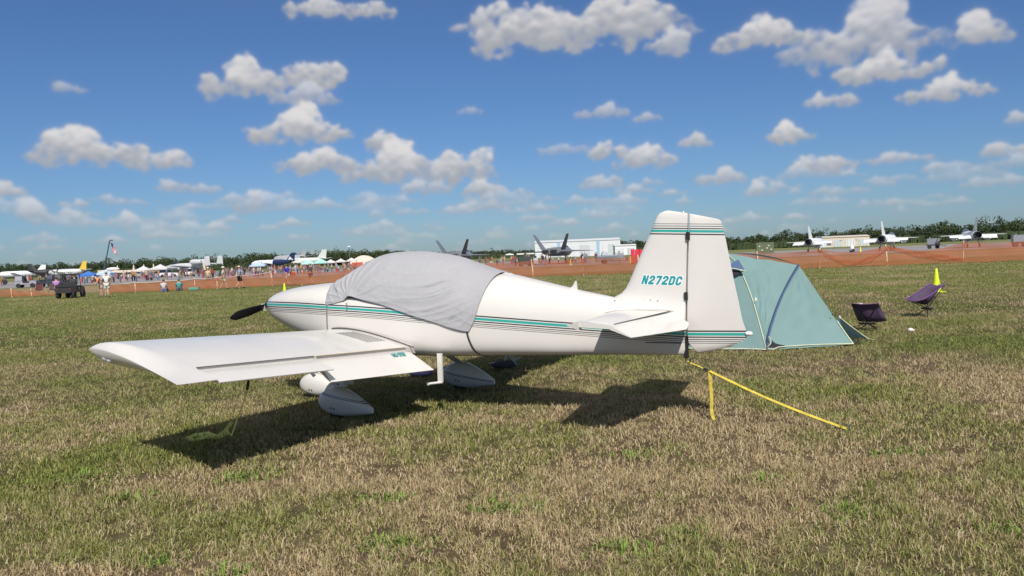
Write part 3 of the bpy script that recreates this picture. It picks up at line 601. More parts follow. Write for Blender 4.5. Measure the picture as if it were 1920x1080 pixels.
# ---- registration and flap lettering -------------------------------------------
def text_mesh(txt, offset, shear=0.0, spacing=1.0):
    cu = bpy.data.curves.new('txt', 'FONT'); cu.body = txt; cu.size = 1.0; cu.offset = offset; cu.shear = shear; cu.space_character = spacing
    cu.align_x = 'CENTER'; cu.align_y = 'CENTER'; cu.resolution_u = 4; cu.extrude = 0.01
    ob = bpy.data.objects.new('txt', cu); C.objects.link(ob)
    dg = bpy.context.evaluated_depsgraph_get(); me = bpy.data.meshes.new_from_object(ob.evaluated_get(dg))
    bpy.data.objects.remove(ob); bpy.data.curves.remove(cu); return me
def letter_part(me, name, m, parent, mtx):
    me.transform(mtx); me.materials.clear(); me.materials.append(m)
    o = bpy.data.objects.new(name, me); C.objects.link(o); o.parent = parent; return o
def frame(origin, xdir, ydir, sx, sy, sz=1.0):
    x = Vector(xdir).normalized(); y = Vector(ydir); y = (y-x*y.dot(x)).normalized(); z = x.cross(y)
    m = Matrix.Identity(4)
    for i in range(3): m[i][0] = x[i]*sx; m[i][1] = y[i]*sy; m[i][2] = z[i]*sz; m[i][3] = origin[i]
    return m
GLY = {'N': [(0,0),(0,7),(1.8,7),(3.2,3.6),(3.2,7),(5,7),(5,0),(3.2,0),(1.8,3.4),(1.8,0)],
       '2': [(0,0),(0,1.9),(3.1,4.5),(3.1,5.2),(2.9,5.5),(2.1,5.5),(1.9,5.2),(1.9,4.4),(0.05,4.4),(0.05,5.6),(1.3,7),(3.7,7),(5,5.7),(5,4.1),(2.5,1.7),(5,1.7),(5,0)],
       '7': [(0,7),(5,7),(5,5.5),(3.1,0),(1.1,0),(2.95,5.3),(0,5.3)],
       'C': [(5,2.6),(5,1.4),(3.6,0),(1.4,0),(0,1.4),(0,5.6),(1.4,7),(3.6,7),(5,5.6),(5,4.4),(3.2,4.4),(3.2,5.1),(2.95,5.4),(2.05,5.4),(1.8,5.1),(1.8,1.9),(2.05,1.6),(2.95,1.6),(3.2,1.9),(3.2,2.6)]}
DO = [(0,0),(3.6,0),(5,1.4),(5,5.6),(3.6,7),(0,7)]; DI = [(1.8,1.6),(2.9,1.6),(3.2,2.0),(3.2,5.0),(2.9,5.4),(1.8,5.4)]
def grow(poly, d):
    """offset a polygon outward by d"""
    n = len(poly); ar = sum(poly[i][0]*poly[(i+1) % n][1]-poly[(i+1) % n][0]*poly[i][1] for i in range(n)); sg_ = 1 if ar > 0 else -1; out = []
    for i in range(n):
        p0, p1, p2 = (np.array(poly[j % n], float) for j in (i-1, i, i+1)); e1 = p1-p0; e2 = p2-p1
        n1 = np.array([e1[1], -e1[0]])/np.linalg.norm(e1)*sg_; n2 = np.array([e2[1], -e2[0]])/np.linalg.norm(e2)*sg_
        m_ = n1+n2; m_ = m_/max(0.4, (m_@m_)/2); out.append(tuple(p1+m_*d))
    return out
def fin_half(X, Z):
    zs = [q[1] for q in FIN]; lx = np.interp(Z, zs, [q[0] for q in FIN]); tx_ = np.interp(Z, zs, [q[2] for q in FIN]); th = np.interp(Z, zs, [q[4] for q in FIN])
    return th/2*float(np.interp((X-lx)/(tx_-lx), [0, .03, .1, .25, .5, .75, 1.0], [0, .45, .78, 1.0, .92, .76, .52]))
def place(u, v, off):
    X = 5.163+u*0.395+v*0.030; Z = 1.357+v*0.088-u*0.022; return A(X, fin_half(X, Z)+off, Z)
for k, ch_ in enumerate('N272DC'):
    for d, off, m_, nm_ in ((0.55, 0.0012, M_WHITE, 'letter_outline'), (0.0, 0.0026, M_TEAL, 'letter')):
        to = lambda p: place((k*5.85+p[0])/34.25, p[1]/7.0, off)
        mb = MB()
        if ch_ == 'D':
            o_ = [to(p) for p in grow(DO, d)]; i_ = [to(p) for p in grow(DI, -d*0.6)]
            mb.add(o_+i_, [(j, (j+1) % 6, 6+(j+1) % 6, 6+j) for j in range(6)])
        else:
            q_ = [to(p) for p in grow(GLY[ch_], d)]; mb.add(q_, [tuple(range(len(q_)))])
        mb.build(nm_, m_, plane)
fl = text_mesh('NO STEP', 0.06, 0.1, 1.15); w_ = max(v.co.x for v in fl.vertices)-min(v.co.x for v in fl.vertices)
hx = Vector(A(2.735, 0.66, .716)); tx = Vector(A(3.055, 0.66, .517)); dd = (tx-hx).normalized(); sp_ = (Vector(A(2.722, 2.075, .806))-hx).normalized()
org = hx+dd*0.06+sp_*0.24; nrm = sp_.cross(dd); nrm = nrm if nrm.z > 0 else -nrm
letter_part(fl, 'flap_lettering', M_TEAL, plane, frame(org+nrm*0.0065, -sp_, -dd, 0.225/w_, 0.085, 0.02))
# ---- landing gear ------------------------------------------------------------------
def pant(name, X0, Y, sc=1.0, parent=plane, wheel=True):
    # profile along X: (x, ztop, zbot, halfwidth)
    tab = [(-0.005,.205,.190,.012),(.02,.25,.135,.05),(.07,.300,.090,.082),(.15,.345,.055,.102),(.25,.365,.036,.110),(.37,.352,.030,.105),(.50,.300,.042,.085),(.62,.235,.060,.058),(.74,.165,.078,.026),(.765,.150,.083,.018)]
    secs = []
    for x, zt, zb, w in tab:
        ringp = []
        for k in range(20):
            a = 2*PI*k/20; c, s = math.cos(a), math.sin(a); ringp.append(A(X0+x*sc, Y+w*sc*math.copysign(abs(c)**0.8, c), ((zt+zb)/2+(zt-zb)/2*math.copysign(abs(s)**0.85, s))*sc))
        secs.append(ringp)
    o = MB().loft(secs).build(name, P_PANT, parent, 60)
    o2 = o
    for q in ((.255, .135), (.30, .128)):
        bb = MB(); bb.lathe([(0.010*sc, -0.003), (0.010*sc, 0.003)], 10, A(X0+q[0]*sc, Y+0.106*sc, q[1]*sc), 'y'); bb.build('fastener', M_BLACK, o)
    wh = MB(); wh.lathe([(0.06*sc, -0.05*sc), (0.125*sc, -0.052*sc), (0.148*sc, -0.03*sc), (0.152*sc, 0), (0.148*sc, 0.03*sc), (0.125*sc, 0.052*sc), (0.06*sc, 0.05*sc)], 24, A(X0+0.27*sc, Y, 0.150*sc), 'y'); wh.build('tyre', M_RUBBER, plane, 50)
    return o
pant('wheel_pant', 1.735, 0.97, 0.95); pant('wheel_pant', 2.05, -1.02); pant('wheel_pant', 0.55, 0.0, 0.86)
def leg(p0, p1, c0, c1, t):
    secs = []
    for p, c in ((p0, c0), (p1, c1)):
        secs.append([A(p[0]+c/2*math.cos(a), p[1], p[2]) if False else A(p[0]+c/2*math.cos(a), p[1]+t/2*math.sin(a), p[2]) for a in (2*PI*k/14 for k in range(14))])
    return MB().loft(secs)
leg((1.96, .42, .68), (2.02, .95, .31), .20, .11, .035).build('gear_leg', P_PLAIN, plane, 60)
leg((2.25, -.42, .68), (2.33, -1.03, .33), .20, .11, .035).build('gear_leg', P_PLAIN, plane, 60)
leg((1.10, 0, .74), (.86, 0, .27), .13, .09, .05).build('gear_leg', P_PLAIN, plane, 60)
b = MB(); b.loft([[A(x, y, .72) for x, y in ((1.10,0),(1.20,.035),(1.45,.03),(1.56,0),(1.45,-.03),(1.20,-.035))], [A(x, y, .20) for x, y in ((.86,0),(.96,.03),(1.28,.025),(1.40,0),(1.28,-.025),(.96,-.03))]]); b.build('leg_fairing', P_PLAIN, plane, 60)
b = MB(); b.tube([A(0.93, 0.33, 0.80), A(0.98, 0.34, 0.70), A(1.03, 0.33, 0.60)], 0.022, 10); b.build('exhaust_pipe', M_STEEL, plane, 60)
# boarding step
b = MB(); b.ribbon([A(3.06, 0.545, 0.68), A(3.06, 0.55, 0.375)], 0.058, 0.022, (1, 0, 0)); b.tube([A(3.085, 0.55, 0.372), A(3.02, 0.57, 0.365), A(2.945, 0.60, 0.358)], 0.014, 10); b.ell(A(2.935, 0.603, 0.357), (0.022, 0.022, 0.022)); b.build('boarding_step', P_PLAIN, plane, 50)
# ---- canopy (dark acrylic, hidden under the cover) and the cloth cover ---------------
COV = [(1.40,.535,1.462,1.20,2.2),(1.56,.548,1.540,1.19,2.1),(1.775,.560,1.662,1.17,2.05),(2.01,.572,1.750,1.15,2.0),(2.24,.578,1.775,1.135,2.0),(2.52,.580,1.770,1.115,2.0),(2.78,.566,1.738,1.10,2.0),(2.99,.545,1.697,1.085,2.0),(3.23,.508,1.618,1.065,2.05),(3.48,.465,1.535,1.04,2.15),(3.60,.450,1.506,1.03,2.2)]
COV_S = smoothed(COV, list(np.linspace(1.40, 3.60, 90)))
def covpt(X, ang, off=0.0):
    """ang from 0 (port side at widest) through PI/2 (top) to PI; negative angles run straight down the fuselage side"""
    w, zt, zm, e = interp(COV_S, X)
    c, s = math.cos(ang), math.sin(ang)
    if 0 <= ang <= PI:
        y = w*math.copysign(abs(c)**(2/e), c); z = zm+(zt-zm)*abs(s)**(2/e); n = Vector((0, -y/(w*w), (z-zm)/((zt-zm)**2)))
    else:
        d = -ang if ang < 0 else ang-PI; sgn = 1 if ang < 0 else -1
        y = sgn*(w*(1-0.05*max(0, d-0.15)**2)); z = zm-d*0.42; n = Vector((0, -sgn, 0))
    n.normalize(); p = Vector(A(X, y, z)); return p+n*off
b = MB(); b.loft([[covpt(X, PI*k/24, -0.03) for k in range(25)] for X in np.linspace(1.55, 3.3, 24)], False, False); b.build('canopy', M_DKGLASS, plane, 60)
cover = thing('canopy_cover', 'wrinkled pale grey cloth cover strapped over the canopy of the light aircraft', 'cover', (-1.2512, 9.4654, 0), R(-28.552))
def build_cover():
    NX, NT = 270, 210
    lowZ = [(1.40, 1.215), (1.52, 1.205), (1.66, 1.225), (1.80, 1.256), (1.855, 1.298), (1.90, 1.300), (2.1, 1.255), (2.35, 1.205), (2.50, 1.160), (2.70, 1.10), (2.93, 1.037), (3.15, 0.965), (3.34, 0.915), (3.46, 0.90)]
    lx = [q[0] for q in lowZ]; lz = [q[1] for q in lowZ]
    gi, gj = np.meshgrid(np.arange(NX)/NX, np.arange(NT)/NT, indexing='ij'); cw = fbm(gi*5, gj*7, 5, 2)*2-1; cw2 = fbm(gi*4+9, gj*6, 15, 2)*2-1; cw3 = fbm(gi*8, gj*9, 25, 2)
    V = []; F = []
    for i in range(NX):
        u = i/(NX-1)
        for j in range(NT):
            t = j/(NT-1)                      # 0 port hem .. 1 starboard hem
            hgt = math.sin(PI*t)
            # front and rear hems are curved in X with height
            xf = 1.52-0.10*hgt**3; s_ = abs(2*t-1)
            xr = 3.60-0.05*s_-0.15*s_**3
            X = xf+(xr-xf)*u
            w, zt, zm, e = interp(COV_S, min(X, 3.6))
            zl = float(np.interp(X, lx, lz))
            dz = zl-zm
            a0 = -(zm-zl)/0.42 if dz < 0 else math.asin(min(1, (dz/(zt-zm))**(e/2)))
            ang = a0+(PI-2*a0)*t
            # drape folds: arcs hanging from the crown plus vertical pulls near the hems
            p0 = covpt(X, ang)
            z = p0.z; h = (z-zl)/(zt-zl+1e-6); side = 1-abs(math.cos(ang))*0.0
            fade = min(1, 4*(1-h))*min(1, 0.25+h*6)
            wq = float(cw[i, j]); wq2 = float(cw2[i, j]); am = 0.15+1.5*float(cw3[i, j])**1.6
            def rid(q): return (1-abs(math.sin(q)))**2.4
            th = math.atan2(z-1.27, X-1.86); rn = math.hypot(X-1.86, z-1.27)
            fa = rid(th*9.5+0.9*wq+0.6*rn)*math.exp(-((rn-0.36)/0.26)**2)*(1 if ang < PI/2 else 0.7)
            rb = math.hypot((X-2.72)*0.72, z-2.02)
            fb = rid(rb*25+1.1*wq+0.9*(X-2.7))*math.exp(-((X-2.78)/0.42)**2)
            fb2 = rid(rb*41+1.6*wq2+3.1)*math.exp(-((X-2.95)/0.34)**2)*0.6
            fc = rid((X*0.95+z*0.45)*24+0.8*wq2)*math.exp(-((X-1.64)/0.13)**2)
            fd = rid((X*0.8-z*0.55)*17+1.3*wq2+1.0)*math.exp(-((X-3.25)/0.2)**2)*0.7
            fe = rid((z*1.0+X*0.35)*30+1.2*wq)*max(0, 1-h*2.2)*0.5
            off = 0.010+am*fade*(0.024*fa+0.020*fb+0.018*fb2+0.016*fc+0.014*fd+0.012*fe)+0.004*wq2*fade
            if dz < 0 and h < 0.12: off += 0.010*(1-h/0.12)*(0.5+0.5*math.sin(X*14))
            off += 0.02*max(0, 1-abs(X-1.88)/0.10)*max(0, 1-h*5)
            q = covpt(X, ang, off); V.append(q)
            if j and i: F.append(((i-1)*NT+j-1, (i-1)*NT+j, i*NT+j, i*NT+j-1))
    m = mat('cover_cloth', (0.375, 0.375, 0.39), 0.9, var=0.06, vscale=3, bump=0.3, bscale=16, spec=0.2)
    o = MB().add(V, F).build('cloth', m, cover, 179)
    sd = o.modifiers.new('thick', 'SOLIDIFY'); sd.thickness = 0.004; sd.offset = 1
    # straps round the fuselage
    ms = mat('cover_strap', (0.20, 0.195, 0.19), 0.8); md = mat('cover_strap_dark', (0.05, 0.05, 0.052), 0.8)
    def strap(Xs, zs, w, m_, name):
        b = MB(); n = 56; sec = []
        zt_ = [q for q in zs]
        pts = []
        for k in range(15):
            t = k/14; z = zs[0]+(zs[1]-zs[0])*t; X = Xs[0]+(Xs[1]-Xs[0])*t**1.5
            wv, zt, zb, zm, e1, e2 = interp(FUS_S, X); zz = max(z, zb+0.0)
            if zz < zm: k_ = min(1, (zm-zz)/(zm-zb)); yy = wv*(max(0, 1-k_**e2))**(1/e2)
            else: k_ = min(1, (zz-zm)/(zt-zm)); yy = wv*(max(0, 1-k_**e1))**(1/e1)
            pts.append(A(X, yy+0.006, zz-0.004*(t > 0.95)))
        pts.append(A(Xs[1]+0.01, 0.12, zs[1]-0.008)); pts.append(A(Xs[1]+0.02, -0.15, zs[1]-0.008))
        b.ribbon(pts, w, 0.003, (1, 0, 0)); return b.build(name, m_, cover)
    strap((1.535, 1.515), (1.22, 0.845), 0.016, ms, 'strap')
    strap((3.375, 3.47), (0.93, 0.628), 0.022, md, 'strap')
    b = MB(); b.ribbon([covpt(1.86, 0.02, 0.03)+Vector((0.0, 0, 0.06)), covpt(1.86, 0.0, 0.034)+Vector((0, 0, 0.0))], 0.014, 0.004, (1, 0, 0)); b.build('tie_tab', ms, cover)
build_cover()
# ---- tie-down straps --------------------------------------------------------------
M_YEL = mat('yellow_webbing', (0.60, 0.48, 0.06), 0.75, var=0.25, vscale=22, bump=0.4, bscale=150)
ta = thing('tie_down_strap', 'yellow ratchet strap running from the tail ring to a stake in the grass at right', 'strap', (1.68, 7.85, 0))
def wloc(o, pts): return [Vector(p)-Vector(o.location) for p in pts]
b = MB(); b.ribbon(wloc(ta, [(1.684, 7.868, 0.590), (1.80, 7.885, 0.535), (1.862, 7.893, 0.502)]), 0.012, 0.003, (0, 0.3, 1)); b.build('webbing', M_YEL, ta)
pts = []
for i in range(15):
    t = i/14; pts.append((1.885+(2.977-1.885)*t, 7.88+(7.228-7.88)*t, 0.488*(1-t)-0.03*math.sin(PI*t)+0.006))
b = MB(); b.ribbon(wloc(ta, pts), 0.028, 0.003, (0.2, 0.75, 0.55)); b.build('webbing', M_YEL, ta)
b = MB(); b.box(Vector((1.875, 7.888, 0.492))-Vector(ta.location), (0.075, 0.035, 0.03), (0, R(26), 0)); b.build('ratchet_buckle', M_BLACK, ta, bevel=0.004)
b = MB(); b.tube(wloc(ta, [(2.985, 7.222, 0.05), (2.975, 7.23, -0.03)]), 0.011, 8); b.build('stake', M_STEEL, ta)
tb = thing('hanging_strap_end', 'loose yellow strap end hanging straight down from the ratchet buckle behind the tail', 'strap', (1.93, 7.9, 0))
pts = [(1.897, 7.868, 0.476), (1.905, 7.868, 0.40), (1.910, 7.872, 0.28), (1.913, 7.875, 0.17), (1.909, 7.878, 0.11), (1.916, 7.87, 0.04), (1.924, 7.85, 0.004)]
b = MB(); b.ribbon(wloc(tb, pts), 0.036, 0.003, (1, 0.35, 0)); b.build('webbing', M_YEL, tb)
tc_ = thing('wing_tie_down_strap', 'limp pale yellow strap hanging under the near wing and coiled in its shadow', 'strap', (-3.1, 8.2, 0))
wp = plane.matrix_world
def aw(X, Y, Z):
    c, s = math.cos(R(-28.552)), math.sin(R(-28.552)); x, y, z = A(X, Y, Z); return (-1.2512+x*c-y*s, 9.4654+x*s+y*c, z)
M_YEL2 = mat('pale_yellow_webbing', (0.74, 0.74, 0.20), 0.7, var=0.15, vscale=30)
p_up = aw(2.50, 2.70, 0.765)
b = MB(); b.box(Vector(aw(2.52, 2.72, 0.665))-Vector(tc_.location), (0.022, 0.02, 0.085), (0, R(12), 0)); b.build('ratchet_buckle', M_BLACK, tc_, bevel=0.004)
b = MB(); b.tube(wloc(tc_, [p_up, aw(2.515, 2.715, 0.70)]), 0.004, 6); b.build('hook', M_BLACK, tc_, 60)
pts = [aw(2.52, 2.72, 0.63), aw(2.46, 2.78, 0.42), aw(2.40, 2.82, 0.24), (-2.86, 7.86, 0.10), (-2.90, 7.84, 0.03)]
b = MB(); b.ribbon(wloc(tc_, pts), 0.010, 0.003, (1, 0.2, 0)); b.build('webbing', M_YEL2, tc_)
pts = [(-2.88, 8.02, 0.12), (-2.87, 7.94, 0.05), (-2.94, 7.88, 0.02), (-3.05, 7.84, 0.045), (-3.14, 7.80, 0.02), (-3.22, 7.84, 0.03), (-3.27, 7.90, 0.015), (-3.20, 7.95, 0.04), (-3.06, 7.94, 0.055), (-2.96, 7.90, 0.03), (-2.90, 7.97, 0.07), (-2.86, 8.05, 0.14)]
b = MB(); b.ribbon(wloc(tc_, pts), 0.036, 0.003, (0, 0.5, 1)); b.build('coil', M_YEL2, tc_)
# ---------------------------------------------------------------- tent
def curve_pts(pts, n):
    """resample a polyline smoothly (Catmull-Rom) to n points"""
    P = [Vector(p) for p in pts]; d = [0.0]
    for a, b in zip(P, P[1:]): d.append(d[-1]+(b-a).length)
    out = []
    for k in range(n):
        t = d[-1]*k/(n-1); i = 0
        while i < len(P)-2 and t > d[i+1]: i += 1
        u = (t-d[i])/max(1e-9, d[i+1]-d[i]); p1, p2 = P[i], P[i+1]; p0 = P[i-1] if i else p1*2-p2; p3 = P[i+2] if i+2 < len(P) else p2*2-p1
        out.append(0.5*((2*p1)+(p2-p0)*u+(2*p0-5*p1+4*p2-p3)*u*u+(3*p1-p0-3*p2+p3)*u**3))
    return out
def patch(ca, cb, n, m, bulge, wr=0.006, seed=1):
    """cloth stretched between two curves"""
    a = curve_pts(ca, n); b = curve_pts(cb, n); V = []; F = []
    nr = (a[n//2]-b[n//2]).cross(a[n-1]-a[0]); nr.normalize()
    for i in range(n):
        for j in range(m):
            t = j/(m-1); u = i/(n-1); p = a[i].lerp(b[i], t)
            w = math.sin(PI*t)*math.sin(PI*min(1, u*1.02))
            rip = wr*math.sin(PI*t)*(math.sin(u*17+t*9+seed*2.1)*0.6+math.sin((u*0.5+t)*23+seed+3*math.sin(u*6))*0.5+math.sin(u*31-t*15+seed*4)*0.3)
            V.append(p+nr*(bulge*w+rip)); 
            if i and j: F.append(((i-1)*m+j-1, (i-1)*m+j, i*m+j, i*m+j-1))
    return MB().add(V, F)
tent = thing('tent', 'pale teal dome tent with blue pole sleeve pitched behind the tail of the aircraft', 'tent', (4.1, 14.0, 0))
def TL(*pts): return [tuple(Vector(p)-Vector(tent.location)) for p in pts]
def fabric(name, col, transl=0.18):
    m = mat(name, col, 0.7, var=0.06, vscale=2.5, bump=0.12, bscale=9, spec=0.3); nt = m.node_tree; b = nt.nodes['Principled BSDF']
    t = nt.nodes.new('ShaderNodeBsdfTranslucent'); t.inputs[0].default_value = (*col, 1); mx = nt.nodes.new('ShaderNodeMixShader'); mx.inputs[0].default_value = transl
    nt.links.new(b.outputs[0], mx.inputs[1]); nt.links.new(t.outputs[0], mx.inputs[2]); nt.links.new(mx.outputs[0], nt.nodes['Material Output'].inputs[0]); return m
M_TENT = fabric('tent_fly', (0.20, 0.325, 0.318)); M_TENTB = fabric('tent_blue', (0.085, 0.145, 0.27)); M_TRIM = mat('tent_trim', (0.62, 0.65, 0.45), 0.7); M_DARKFAB = mat('dark_fabric', (0.03, 0.028, 0.04), 0.9)
sleeve = [(4.939,13.90,1.333),(4.76,13.75,1.14),(4.579,13.60,.919),(4.43,13.45,.72),(4.29,13.30,.503),(4.13,13.10,.22),(4.06,12.93,.012)]
zipc = [(3.74,14.05,1.585),(3.83,13.92,1.46),(3.883,13.80,1.35),(3.935,13.60,1.09),(3.976,13.40,.819),(4.015,13.15,.40),(4.045,12.945,.012)]
rightc = [(4.945,13.905,1.333),(5.06,13.79,1.095),(5.17,13.68,.86),(5.285,13.565,.62),(5.396,13.45,.385),(5.47,13.30,.19),(5.54,13.16,.02)]
outer = [(4.945,13.91,1.333),(5.09,13.83,1.10),(5.23,13.755,.87),(5.38,13.68,.63),(5.52,13.60,.41),(5.80,13.70,.20),(6.06,13.79,.02)]
leftc = [(3.05,14.35,1.50),(2.95,14.2,1.30),(2.86,14.0,1.05),(2.80,13.85,.80),(2.76,13.7,.5),(2.73,13.58,.25),(2.72,13.5,.02)]
backr = [(4.945,13.92,1.33),(4.98,14.15,1.12),(5.05,14.4,.86),(5.15,14.65,.58),(5.25,14.82,.35),(5.27,14.95,.15),(5.28,15.0,.02)]
backl = [(3.70,14.15,1.59),(3.55,14.5,1.42),(3.45,14.75,1.15),(3.40,14.95,.85),(3.38,15.1,.55),(3.37,15.2,.25),(3.36,15.25,.02)]
patch(TL(*sleeve), TL(*zipc), 40, 30, 0.045, 0.017, 1).build('fly_panel', M_TENT, tent, 179)
patch(TL(*zipc), TL(*leftc), 36, 26, 0.05, 0.008, 2).build('door_panel', M_TENT, tent, 179)
patch(TL(*rightc), TL(*sleeve), 40, 30, -0.012, 0.011, 3).build('vestibule_panel', M_TENT, tent, 179)
patch(TL(*backr), TL(*rightc), 24, 10, 0.0, 0.002, 4).build('vestibule_panel', M_TENT, tent, 179)
patch(TL(*backl), TL(*backr), 30, 20, 0.05, 0.006, 5).build('fly_panel', M_TENT, tent, 179)
patch(TL(*leftc), TL(*backl), 30, 20, 0.04, 0.006, 6).build('fly_panel', M_TENT, tent, 179)
patch(TL((4.94,13.9,1.336),(4.6,14.0,1.47),(4.2,14.05,1.56),(3.74,14.05,1.588)), TL((4.945,13.92,1.334),(4.65,14.1,1.44),(4.2,14.18,1.54),(3.70,14.15,1.592)), 20, 4, 0.0, 0.001).build('ridge_panel', M_TENT, tent, 179)
patch(TL((3.74,14.05,1.587),(3.05,14.35,1.50)), TL((3.70,14.16,1.59),(3.05,14.38,1.50)), 12, 4, 0.0, 0.001).build('ridge_panel', M_TENT, tent, 179)
# vestibule side flap with its dark opening
patch(TL(*[(x, y, z) for x, y, z in outer[4:]]), TL((5.51,13.62,.40),(5.62,13.95,.22),(5.70,14.25,.03)), 10, 5, 0.0, 0.001).build('door_flap', M_TENT, tent, 179)
b = MB(); b.plate(TL((5.396,13.47,.38),(5.515,13.61,.41),(5.50,13.56,.30),(5.42,13.43,.30)), (0.5, -0.7, 0.3), 0.006); b.build('window_flap', M_TENTB, tent)
b = MB(); b.plate(TL((4.2,13.0,.012),(5.55,13.2,.012),(6.0,13.85,.012),(5.3,15.0,.012),(3.4,15.2,.012),(2.8,13.6,.012)), (0, 0, 1), 0.008); b.build('groundsheet', M_DARKFAB, tent)
def off(pts, d): return [tuple(Vector(p)+Vector(d)) for p in pts]
b = MB(); b.ribbon(curve_pts(TL(*off(sleeve, (0.004, -0.022, 0.006))), 30), 0.038, 0.006, (1, -0.2, 0.5)); b.build('pole_sleeve', M_TENTB, tent, 179)
b = MB(); b.ribbon(curve_pts(TL(*off(sleeve, (-0.016, -0.027, 0.012))), 30), 0.014, 0.006, (1, -0.2, 0.5)); b.build('pole_sleeve', mat('tent_sleeve_dark', (0.03, 0.055, 0.13), 0.7), tent, 179)
for cv, r_ in ((zipc, .007), (rightc[4:], .009), (outer[4:], .009), ([(2.72,13.5,.03),(3.3,13.22,.035),(3.8,13.03,.03),(4.05,12.93,.02)], .009), ([(4.06,12.93,.06),(4.10,12.91,.11),(4.12,12.94,.17),(4.10,12.98,.22)], .008), ([(4.06,12.93,.03),(4.14,12.90,.018),(4.22,12.95,.045),(4.5,13.02,.05),(5.0,13.1,.045),(5.54,13.16,.028)], .009)):
    b = MB(); b.tube(curve_pts(TL(*off(cv, (0, -0.012, 0.004))), 16), r_, 6); b.build('trim', M_TRIM, tent, 60)
b = MB(); b.plate(TL((3.60,13.69,1.335),(3.855,13.70,1.475),(3.93,13.60,1.285),(3.76,13.64,1.33)), (-0.3, -0.8, 0.3), 0.012); vent = b.build('vent_awning', M_TENTB, tent)
b = MB(); b.tube(TL((3.60,13.685,1.33),(3.76,13.63,1.325),(3.935,13.59,1.28)), 0.008, 6); b.build('trim', M_TRIM, vent, 60)
b = MB(); b.plate(TL((3.62,13.72,1.315),(3.92,13.64,1.27),(3.80,13.66,1.215),(3.66,13.71,1.21)), (-0.3, -0.85, 0.2), 0.008); b.build('vent_mesh', M_DARKFAB, vent)
b = MB(); b.plate(TL((4.005,13.305,.855),(4.035,13.30,.80),(3.985,13.30,.79)), (0, -1, 0.2), 0.01); b.build('zip_tab', mat('pale_tab', (0.7, 0.68, 0.55), 0.6), tent)
patch(TL((4.12,12.955,.21),(4.20,12.99,.12),(4.36,13.02,.06)), TL((4.11,12.96,.02),(4.28,12.985,.025),(4.75,13.06,.035)), 8, 6, 0, 0.001).build('vent_mesh', M_DARKFAB, tent, 179)
for p in ((5.30,13.42,.50), (5.455,13.46,.555)):
    b = MB(); b.lathe([(0.012, -0.004), (0.012, 0.004)], 8, tuple(Vector(p)-Vector(tent.location)+Vector((0, -0.03, 0))), 'y'); b.build('toggle', M_BLACK, tent)
b = MB(); b.box(tuple(Vector((5.43, 13.40, .455))-Vector(tent.location)), (0.05, 0.008, 0.035), (0, 0.5, 0.6)); b.build('label_patch', mat('pale_patch', (0.6, 0.66, 0.66), 0.6), tent)
b = MB(); b.tube(TL((6.05,13.79,.03),(6.22,13.84,.0)), 0.004, 5); b.build('guy_line', M_TRIM, tent)
# ---------------------------------------------------------------- camp chairs by the tent
def camp_chair(name, label, loc, rot, purple):
    t = thing(name, label, 'chair', loc); t.rotation_euler = rot
    mf = mat('chair_sling_'+str(purple), (0.075, 0.045, 0.095) if purple else (0.085, 0.055, 0.11), 0.8, var=0.2); mt = mat('purple_piping', (0.22, 0.06, 0.27), 0.6)
    h = (0, 0, 0.19)
    fr = MB()
    for s in (-1, 1):
        for (x, y) in ((0.20, 0.19), (-0.20, 0.19)):
            lg = MB(); lg.tube([h, (x, s*y, 0.006)], 0.010, 6); lg.ell((x, s*y, 0.014), (0.014, 0.014, 0.014), 8, 5); lg.build('leg', M_BLACK, t, 60)
        for p in ((0.36, s*0.22, 0.40), (-0.30, s*0.20, 0.70)):
            lg = MB(); lg.tube([h, p], 0.010, 6); lg.build('support_pole', M_BLACK, t, 60)
    hb = MB(); hb.box(h, (0.10, 0.26, 0.035)); hb.build('hub', M_BLACK, t, bevel=0.006)
    V = []; F = []; n, m = 16, 11
    for i in range(n):
        u = i/(n-1); x = 0.37-0.67*u; z = 0.405+(0.705-0.405)*u**1.1
        for j in range(m):
            v = j/(m-1)*2-1; sag = (1-v*v)*(0.04+0.19*math.sin(PI*min(1, u*1.15))**1.2)
            V.append((x-0.02*(1-v*v)*u-sag*0.25, v*(0.225-0.02*u), z-sag))
            if i and j: F.append(((i-1)*m+j-1, (i-1)*m+j, i*m+j, i*m+j-1))
    sl_ = MB().add(V, F).build('sling', mf, t, 179); sd = sl_.modifiers.new('thick', 'SOLIDIFY'); sd.thickness = 0.006
    for row in ([V[j] for j in range(m)], [V[(n-1)*m+j] for j in range(m)], [V[i*m] for i in range(n)], [V[i*m+m-1] for i in range(n)]):
        pb = MB(); pb.tube(row, 0.008, 6); pb.build('piping', mt, sl_, 60)
    tg = MB(); tg.box((-0.305, 0.05, 0.69), (0.006, 0.06, 0.03)); tg.build('tag', mat('chair_tag', (0.6, 0.6, 0.6), 0.6), sl_)
    return t
camp_chair('camp_chair', 'low purple and black camp chair standing upright in front of the yellow cone', (8.99, 17.5, 0), (0, 0, PI+0.35), 1)
camp_chair('camp_chair', 'low dark purple camp chair with its back turned, close beside the tent', (6.66, 15.2, 0.03), (0, R(18), R(52)), 0).scale = (0.9, 1.15, 0.63)
